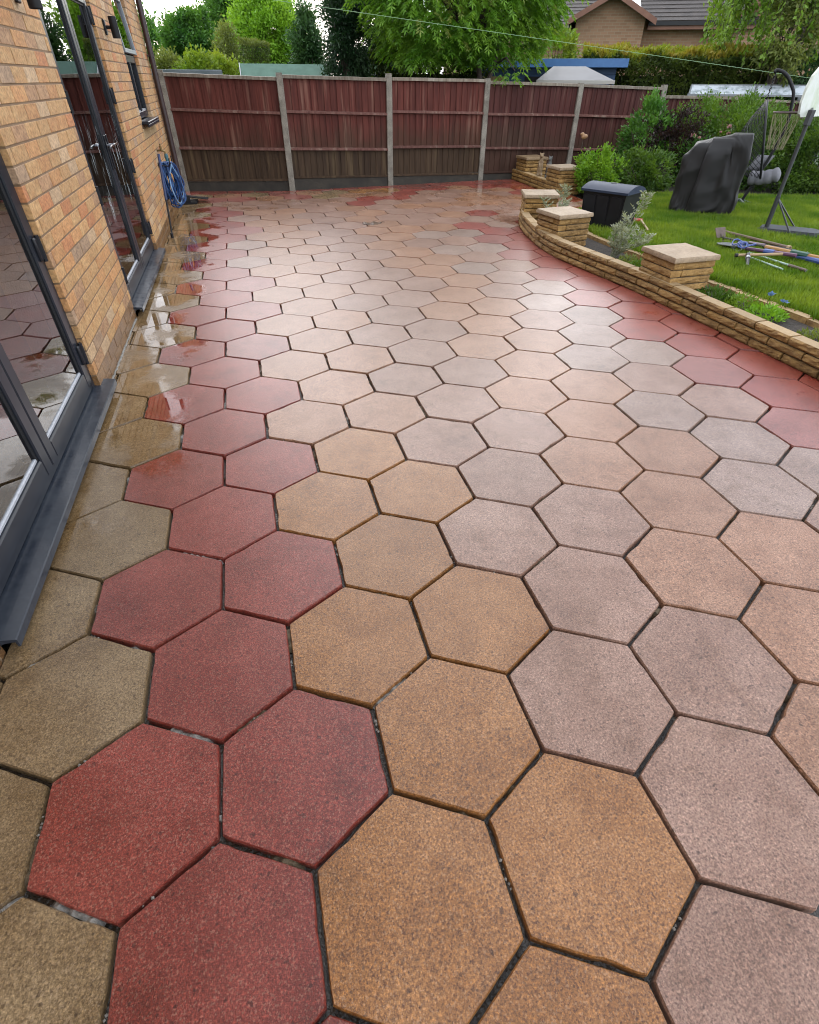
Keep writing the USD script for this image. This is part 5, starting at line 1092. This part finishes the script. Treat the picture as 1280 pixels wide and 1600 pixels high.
# ------------------------------------------------------------------ covered barbecue
rng = np.random.default_rng(101)
def cover_mesh():
    """a sewn box of cloth let fall over the barbecue's shapes (position based cloth)"""
    n, L_ = 132, 46; th = np.linspace(0, 2 * np.pi, n, endpoint=False); p = 4.0
    c, s_ = np.cos(th), np.sin(th); ux, uy = np.sign(c) * np.abs(c) ** (2 / p), np.sign(s_) * np.abs(s_) ** (2 / p)
    rows = []; H = 1.22
    for i in range(L_ + 1): t = i / L_; k = 1 + .06 * (1 - t); rows.append(np.c_[ux * .43 * k, uy * .31 * k, np.full(n, .03 + H * t)])
    for q in (.93, .85, .76, .67, .57, .47, .37, .27, .17, .08): rows.append(np.c_[ux * .43 * q, uy * .31 * q, np.full(n, .03 + H + .004)])
    V = np.vstack(rows); m = len(rows); idx = np.arange(m * n).reshape(m, n)
    V = V + (meshkit.fbm(V * 6, 3, 4)[:, None] - .5) * np.array([.05, .05, .02])
    nx_ = np.roll(idx, -1, 1); pairs = [np.c_[idx.ravel(), nx_.ravel()], np.c_[idx[:-1].ravel(), idx[1:].ravel()], np.c_[idx[:-1].ravel(), nx_[1:].ravel()], np.c_[nx_[:-1].ravel(), idx[1:].ravel()]]
    bend = [np.c_[idx.ravel(), np.roll(idx, -2, 1).ravel()], np.c_[idx[:-2].ravel(), idx[2:].ravel()]]
    E = np.vstack(pairs + bend); w = np.r_[np.ones(sum(map(len, pairs))), np.full(sum(map(len, bend)), .12)]; E = np.vstack([E, np.c_[idx[-1], np.roll(idx[-1], n // 2)]]); w = np.r_[w, np.ones(n)]
    rest = np.linalg.norm(V[E[:, 0]] - V[E[:, 1]], axis=1)
    cnt = np.bincount(E.ravel(), minlength=len(V)).astype(float)
    boxes = [((-.02, 0, .30), (.30, .21, .30)), ((0, 0, .66), (.385, .20, .035)), ((.02, .0, .71), (.315, .19, .115)), ((.13, .0, .78), (.225, .17, .105)), ((.25, .0, .83), (.11, .15, .105)), ((.02, -.21, .76), (.13, .03, .02))]
    Pn, vel = V.copy(), np.zeros_like(V)
    for step in range(135):
        vel[:, 2] -= 9.8 * .008; vel *= .97; Q = Pn + vel * .008
        for it in range(7):
            d = Q[E[:, 1]] - Q[E[:, 0]]; l = np.linalg.norm(d, axis=1) + 1e-9; g = d * (w * .5 * (l - rest) / l)[:, None]
            acc = np.stack([np.bincount(E[:, 0], g[:, k], len(V)) - np.bincount(E[:, 1], g[:, k], len(V)) for k in range(3)], 1)
            Q = Q + acc / cnt[:, None] * 2.2
            for bc, bh in boxes:
                r = Q - np.array(bc); qd = np.abs(r) - (np.array(bh) + .012); ins = (qd < 0).all(1)
                if ins.any():
                    ax = qd[ins].argmax(1); rr_ = r[ins]; sg = np.sign(rr_[np.arange(len(ax)), ax]); rr_[np.arange(len(ax)), ax] = sg * (np.array(bh) + .012)[ax]; Q[ins] = rr_ + np.array(bc)
            Q[:, 2] = np.maximum(Q[:, 2], .006)
        vel = (Q - Pn) / .008; low = Q[:, 2] < .012; vel[low, :2] *= .3; Pn = Q
    F = []
    for i in range(m - 1):
        for j in range(n): F.append([idx[i, j], nx_[i, j], nx_[i + 1, j], idx[i + 1, j]])
    F = np.array(F); F = np.vstack([F[:, [0, 1, 2]], F[:, [0, 2, 3]]]); Pn = np.vstack([Pn, Pn[idx[-1]].mean(0)]); F = np.vstack([F, [[idx[-1, j], nx_[-1, j], len(Pn) - 1] for j in range(n)]])
    out = Pn - [0, 0, .45]; out[:, 2] *= .3; out /= np.linalg.norm(out, axis=1, keepdims=True)
    d1 = Pn[:, 0] * .75 + Pn[:, 2] * .66 + .3 * meshkit.fbm(Pn * 3, 2, 1); d2 = Pn[:, 0] * -.6 + Pn[:, 2] * .8 + .35 * meshkit.fbm(Pn * 2.5 + 7, 2, 2); mk = np.clip((meshkit.fbm(Pn * 2.4 + 3, 2, 6) - .35) * 3, 0, 1)
    Pn = Pn + out * (.030 * np.abs(np.mod(d1 * 7, 2) - 1) ** 1.6 * mk + .026 * np.abs(np.mod(d2 * 5.5, 2) - 1) ** 1.8 * (1 - mk) + .018 * (meshkit.fbm(Pn * 8, 3, 3) - .5))[:, None] * np.clip(Pn[:, 2:] * 6, .2, 1); Pn[:, 2] = np.maximum(Pn[:, 2], .004)
    return Pn, F
t = thing('covered_barbecue', 'barbecue shrouded in a creased charcoal cover on the lawn', 'barbecue cover', (6.12, 6.08, .05), -.72)
M_COVER = mat('charcoal_cloth', (.009, .0082, .008), (.016, .0148, .0144), 5, .45, (200, .002), spec=.28)
obj('cover', cover_mesh(), M_COVER, t, 60)
b = MB()
for x in (-.3, .3):
    for y in (-.2, .2): b.tube([(x, y, .0), (x, y, .4)], .02, 6)
obj('legs', b, M_BLACK, t)

# ------------------------------------------------------------------ hanging egg chair
U, Wd = np.array([.73, -.68, 0]), np.array([.68, .73, 0]); O = np.array([7.1, 6.6, 0.])
ec = thing('egg_chair', 'hanging egg chair of dark netting on a curved pole, grey cushion sticking out', 'egg chair', tuple(O))
b = MB(); from scipy.interpolate import CubicSpline
pp = np.array([(.012, 0, 1.63), (.03, -.005, 1.65), (.11, -.1, 1.60), (.19, -.18, 1.48), (.23, -.22, 1.38), (.255, -.245, 1.2), (.26, -.25, .99), (.2, -.2, .6), (.08, -.12, .12)]); cs = CubicSpline(np.arange(len(pp)), pp); b.tube(cs(np.linspace(0, len(pp) - 1, 40)), .021, 10); obj('pole', b, M_BLACK, ec, True)
M_GTUBE = mat('green_tube', (.012, .03, .022), (.02, .045, .03), 4, .4)
for e in ((-.10, -.85, .03), (.95, .6, .03), (-.85, .35, .03), (.7, -.5, .03)): b = MB(); b.tube([(.06, -.1, .13), (.06 + (e[0] - .06) * .2, -.1 + (e[1] + .1) * .2, .09), e], [.022, .022, .02], 8); obj('leg', b, M_GTUBE, ec, 40)
b = MB(); q = np.linspace(0, 1, 24); b.tube(np.c_[.012 + .008 * np.sin(q * 40), .008 * np.cos(q * 40), 1.62 - .29 * q], .007, 6); obj('chain', b, M_BLACK, ec, True)
# basket: rim seen edge-on, shell bulging to the back
def bask(t, a):
    """t: 0 top .. 1 bottom; a: -1..1 from one side of the rim round the back to the other"""
    z = 1.325 - .97 * t; ur = .02 + .30 * t - .02 * t * t; wh = .38 * math.sin(math.pi * min(t, 1) ** .8 * .93) ** .9 + .01; dp = .36 * math.sin(math.pi / 2 * min(1, t / .62)) * (1 if t < .62 else math.cos((t - .62) / .38 * 1.35)) + .015
    th = a * math.pi / 2; return ur * U + (wh * math.sin(th)) * Wd - dp * math.cos(th) * U + np.array([0, 0, z])
b = MB(); rim = [bask(t, -1) for t in np.linspace(0, 1, 20)] + [bask(t, 1) for t in np.linspace(1, 0, 20)]; b.tube(rim, .016, 7); obj('rim', b, M_BLACK, ec, True)
b = MB()
for k in range(-14, 15):
    for sg in (-1, 1):
        pts = [bask(t, a) for t in np.linspace(.01, .98, 30) for a in [k / 7 + sg * (t - .5) * 1.7] if -1 <= a <= 1]
        if len(pts) > 2: b.tube(pts, .004, 4, caps=False)
obj('netting', b, M_BLACK, ec)
M_CUSH = mat('grey_cushion', (.17, .17, .19), (.24, .24, .26), 7, .8, (120, .003))
cu = np.linspace(0, 1, 33); path = np.array([(.12 * U - .08 * Wd) * (1 - t) + (.52 * U - .12 * Wd) * t + np.array([0, 0, .42 + .03 * t + .10 * max(0, t - .5)]) for t in cu]); rr_ = .078 * (1 - .12 * np.abs(np.sin(cu * 5 * np.pi)) ** 8) * (1 - .25 * cu); rr_ = .082 + .012 * np.abs(np.sin(cu * 4 * np.pi)) ; rr_[-3:] *= [.9, .7, .3]; rr_[:2] *= [.4, .85]
b = MB(); b.tube(path, rr_, 12); obj('cushion', b, M_CUSH, ec, True)
pc = .21 * U + .05 * Wd + np.array([0, 0, .60]); g = np.linspace(-1, 1, 9); V = []
for sgn in (1, -1):
    for i in g:
        for j in g: V.append(pc + U * (i * .11 + .05 * j) + np.array([0, 0, j * .10]) + Wd * sgn * .05 * (1 - i * i) ** .6 * (1 - j * j) ** .6)
F = []
for s_ in range(2):
    for i in range(8):
        for j in range(8): k = s_ * 81 + i * 9 + j; F.append([k, k + 1, k + 10, k + 9])
obj('pillow', (np.array(V), np.array(F)), M_CUSH, ec, True)

# ------------------------------------------------------------------ basketball hoop
hp = thing('basketball_hoop', 'portable basketball hoop with pale stained backboard and grey base on the lawn', 'basketball hoop', (6.03, 4.74, .05))
M_HG = mat('hoop_grey', (.032, .035, .042), (.048, .052, .062), 5, .5, spec=.3); M_HP = mat('hoop_pole', (.03, .032, .035), None, 4, .35)
u0 = np.array([.70, -.714, 0]); w0 = np.array([.714, .70, 0]); Rb = np.c_[u0, w0, [0, 0, 1]]
b = MB(); pl = [(-.36, -.07), (-.28, -.17), (.28, -.17), (.37, -.09), (.37, .09), (.28, .17), (-.28, .17), (-.36, .07)]; cen = np.array([.24, -.13, 0])
for z0, z1, s0, s1 in ((0, .025, 1, 1), (.025, .05, 1, .98), (.05, .085, .95, .88)):
    p = np.array(pl); nn_ = len(p); v = np.vstack([np.c_[p * s0, np.full(nn_, z0)], np.c_[p * s1, np.full(nn_, z1)]]) @ Rb.T + cen; f = [[i, (i + 1) % nn_, nn_ + (i + 1) % nn_, nn_ + i] for i in range(nn_)]; b.add(v, f); tri = [[nn_, nn_ + i, nn_ + i + 1] for i in range(1, nn_ - 1)]; b.add(v, np.array(tri))
obj('base', b, M_HG, hp)
b = MB(); b.tube([(0, 0, .06), (0, 0, .42)], .026, 10); b.tube([(0, 0, .42), (0, 0, 1.22)], .021, 10); obj('pole', b, M_HP, hp, 40)
for e in (np.array([.06, -.30, .08]), np.array([.40, -.02, .08])): b = MB(); b.tube([(0, 0, .40), e], .009, 6); obj('strut', b, M_HP, hp)
tb = .45 * U + .89 * Wd; nb = -.89 * U + .45 * Wd; ed = np.array([5.935 - 6.03, 4.84 - 4.74, 0])
outl = [(0, .13), (.05, .03), (.10, 0), (.60, 0), (.65, .03), (.70, .13), (.70, .26), (.66, .36), (.56, .44), (.35, .47), (.14, .44), (.04, .36), (0, .26)]
b = MB(); v = np.array([ed + tb * x + np.array([0, 0, 1.17 + z]) for x, z in outl]); nn_ = len(v); v = np.vstack([v - nb * .012, v + nb * .012]); f = [[i, (i + 1) % nn_, nn_ + (i + 1) % nn_, nn_ + i] for i in range(nn_)]; b.add(v, f); b.add(v, [[0, i, i + 1] for i in range(1, nn_ - 1)] + [[nn_, nn_ + i + 1, nn_ + i] for i in range(1, nn_ - 1)])
obj('backboard', b, mat('stained_board', (.88, .90, .84), (.62, .72, .48), 5, .5, stretch=(1.6, 1.6, .7), lo=.45, hi=.75), hp)
rc_ = ed + tb * .35 + nb * .26 + np.array([0, 0, 1.20]); a = np.linspace(0, 2 * np.pi, 25)[:-1]; ring = np.array([rc_ + .15 * (math.cos(q) * tb + math.sin(q) * nb) for q in a]); b = MB(); b.tube(ring, .009, 6, closed=True); b.tube([rc_ - nb * .15, rc_ - nb * .26], .014, 6); obj('rim', b, mat('rim_brown', (.05, .025, .02), (.09, .045, .035), 6, .5), hp)
b = MB()
for k in range(12):
    for sg in (-1, 1):
        pts = []
        for t in np.linspace(0, 1, 7): q = a[2 * k] + sg * t * .9; r = .15 * (1 - .42 * t); pts.append(rc_ + r * (math.cos(q) * tb + math.sin(q) * nb) - np.array([0, 0, .36 * t]))
        b.tube(pts, .0032, 4, caps=False)
obj('net', b, mat('old_net', (.28, .24, .12), (.40, .36, .24), 6, .8), hp)
b = MB(); b.box((-.028, -.028, 1.10), (.028, .028, 1.24), .004); b.tube([(0, 0, 1.18), ed + tb * .3 - nb * .014 + np.array([0, 0, 1.24])], .016, 6); obj('bracket', b, M_HP, hp)

# ------------------------------------------------------------------ garden tools on the grass
WD = {'brown': mat('handle_brown', (.12, .07, .04), (.18, .11, .065), 9, .6), 'pale': mat('handle_pale', (.42, .28, .13), (.5, .35, .18), 9, .55), 'orange': mat('handle_orange', (.45, .22, .06), (.52, .28, .09), 9, .5), 'green': mat('handle_green', (.02, .09, .06), None, 4, .4),
      'mint': mat('rod_mint', (.35, .5, .42), None, 4, .4), 'blue': mat('handle_blue', (.06, .10, .33), (.09, .15, .42), 4, .4), 'mauve': mat('handle_mauve', (.10, .04, .09), (.16, .07, .13), 4, .4), 'black': M_BLACK, 'red': mat('handle_red', (.45, .03, .03), (.55, .06, .04), 6, .45), 'rust': mat('rusty_steel', (.10, .065, .05), (.17, .11, .085), 20, .6), 'steel': mat('dull_steel', (.25, .26, .28), (.35, .36, .38), 10, .35, metallic=.6)}
def stick(name, label, cat, p0, p1, r, m, extra=None, z0=.065, z1=.075, grip=None):
    z0 += .035; z1 += .045; r *= 1.15; p0, p1 = np.r_[p0, z0], np.r_[p1, z1]; t = thing(name, label, cat, tuple(p0)); d = p1 - p0
    b = MB(); b.tube([(0, 0, 0), d], r, 8); obj('handle', b, WD[m], t, 40)
    if grip: b = MB(); b.tube([d * grip[1], d * grip[2]], r * 1.35, 8); obj('grip', b, WD[grip[0]], t, 40)
    if extra: extra(t, d / np.linalg.norm(d), d)
    return t
def rake_head(t, u, d):
    s_ = np.array([-u[1], u[0], 0]); b = MB(); b.tube([-s_ * .16, s_ * .16], .008, 5)
    for k in range(10): o = s_ * (-.15 + .033 * k); b.tube([o, o + np.array([0, 0, .05])], [.004, .002], 4)
    obj('head', b, WD['rust'], t)
def hoe_head(t, u, d):
    s_ = np.array([-u[1], u[0], 0]); b = MB(); v = [-s_ * .07 - u * .01, s_ * .07 - u * .01, s_ * .08 - u * .07 + [0, 0, .10], -s_ * .08 - u * .07 + [0, 0, .10]]; v = v + [p + u * .005 for p in v]
    b.add(v, [[0, 1, 2, 3], [4, 5, 6, 7], [0, 1, 5, 4], [1, 2, 6, 5], [2, 3, 7, 6], [3, 0, 4, 7]]); b.tube([(0, 0, 0), -u * .03 + [0, 0, .04]], .008, 5); obj('blade', b, WD['rust'], t)
def t_grip(t, u, d):
    s_ = np.array([-u[1], u[0], 0]); b = MB(); b.tube([-s_ * .055, s_ * .055], .012, 6); obj('cross_grip', b, WD['black'], t)
def spade_head(t, u, d):
    s_ = np.array([-u[1], u[0], 0]); b = MB(); prof = [(-.06, .0), (-.085, -.08), (-.075, -.2), (0, -.26), (.075, -.2), (.085, -.08), (.06, .0)]
    v = [s_ * x + u * y + np.array([0, 0, .012 + .05 * abs(x)]) for x, y in prof]; v = v + [p + np.array([0, 0, .005]) for p in v]; n = len(prof); f = [[0, i, i + 1] for i in range(1, n - 1)]; b.add(v, np.array(f + [[n, n + i + 1, n + i] for i in range(1, n - 1)])); b.add(v, [[i, (i + 1) % n, n + (i + 1) % n, n + i] for i in range(n)]); obj('blade', b, WD['steel'], t)
stick('garden_tool', 'longest dark brown wooden handle at the back of the tool pile', 'garden tool', (5.44, 4.88), (5.43, 3.76), .015, 'brown', None, .07, .10, ('pale', .97, 1.0))
stick('hoe', 'hoe with a round rusty blade sticking up behind the near pillar', 'hoe', (5.19, 4.50), (5.30, 3.72), .014, 'black', hoe_head, .07, .09)
stick('rake', 'dark handled rake lying next to the longest brown handle', 'rake', (5.22, 4.38), (5.34, 3.60), .013, 'black', rake_head, .07, .11, ('mauve', .3, .55))
stick('hand_fork', 'red-brown handled fork nearest the pillar in the tool pile', 'garden fork', (4.86, 4.16), (5.12, 4.05), .014, 'rust', t_grip, .07, .10)
stick('spade', 'spade with mauve handle and steel blade near the front of the tools', 'spade', (4.98, 3.98), (5.20, 3.45), .016, 'mauve', spade_head, .09, .11, ('blue', .45, .62))
stick('long_handled_tool', 'tool with orange wooden shaft and green and blue grip at the right', 'garden tool', (5.20, 3.86), (5.34, 3.18), .019, 'orange', None, .11, .12, ('green', .42, .68))
stick('long_handled_tool', 'blue handled tool reaching to the right edge of the picture', 'garden tool', (5.27, 3.56), (5.33, 2.95), .021, 'blue', None, .10, .10, ('rust', .8, 1.))
stick('bamboo_cane', 'pale bamboo cane lying across the front of the tool pile', 'cane', (4.66, 3.68), (5.07, 3.50), .012, 'pale', None, .10, .12, ('black', 0, .06))
stick('metal_rod', 'pale mint green rod pointing towards the viewer from the tool pile', 'rod', (4.88, 3.80), (4.78, 3.17), .008, 'mint')
stick('metal_rod', 'second pale green rod with a brown end right of the first', 'rod', (4.99, 3.84), (4.95, 3.06), .009, 'mint', None, .07, .08, ('rust', .72, 1.))
stick('hand_tool', 'short black tool with a white ferrule poking out of the tool pile', 'garden tool', (4.60, 3.42), (4.76, 3.62), .015, 'black', None, .06, .11, ('steel', .62, .75))
sg = thing('string_bundle', 'tangle of blue and white cord on top of the garden tools', 'cord', (5.0, 3.98, .15)); rng = np.random.default_rng(111)
for k in range(6):
    a = np.linspace(0, 2 * np.pi, 15)[:-1]; r = rng.uniform(.03, .08); b = MB(); ox = rng.normal(0, .035, 3) * [1, 1, .4]
    b.tube(np.c_[ox[0] + r * np.cos(a) * rng.uniform(.6, 1.4), ox[1] + r * np.sin(a), ox[2] + .02 * np.sin(2 * a + k)], .007, 5, closed=True); obj('loop', b, WD['blue'] if k % 3 else mat('white_cord' + str(k), (.5, .52, .56)), sg, True)
t = thing('hand_trowel', 'small tool with red grip and pale shaft alone on the grass by the black box', 'hand tool', (4.66, 5.58, .105))
b = MB(); b.tube([(0, 0, 0), (.05, .0, .012), (.17, -.02, .01)], [.022, .03, .018], 8); obj('grip', b, WD['red'], t, True); b = MB(); b.tube([(.15, -.015, .012), (-.10, -.55, .0)], .015, 8); obj('shaft', b, WD['pale'], t, 40)

# wet leaf litter on the paving
rng = np.random.default_rng(121); t = thing('leaf_litter', 'dark brown wet dead leaf lying in the middle of the far paving', 'dead leaf', (1.45, 6.75, .004))
n = 14; xs = np.linspace(-.13, .13, n); V = []; 
for i, x in enumerate(xs):
    w_ = .07 * (1 - (x / .135) ** 2) ** .7 * (1 + .5 * math.sin(i * 2.1)); V += [(x, -w_, .002), (x, .0, .016 + .012 * math.sin(i)), (x + .02, w_ * .8, .003)]
F = [];
for i in range(n - 1):
    for j in range(2): k = i * 3 + j; F.append([k, k + 3, k + 4, k + 1])
obj('blade', (np.array(V), np.array(F)), mat('dead_leaf', (.06, .032, .016), (.12, .065, .03), 25, .4), t, True)
b = MB(); b.tube([(.12, .01, .006), (.16, .03, .01), (.19, .03, .006)], .003, 4); obj('stalk', b, M_BARK, t)
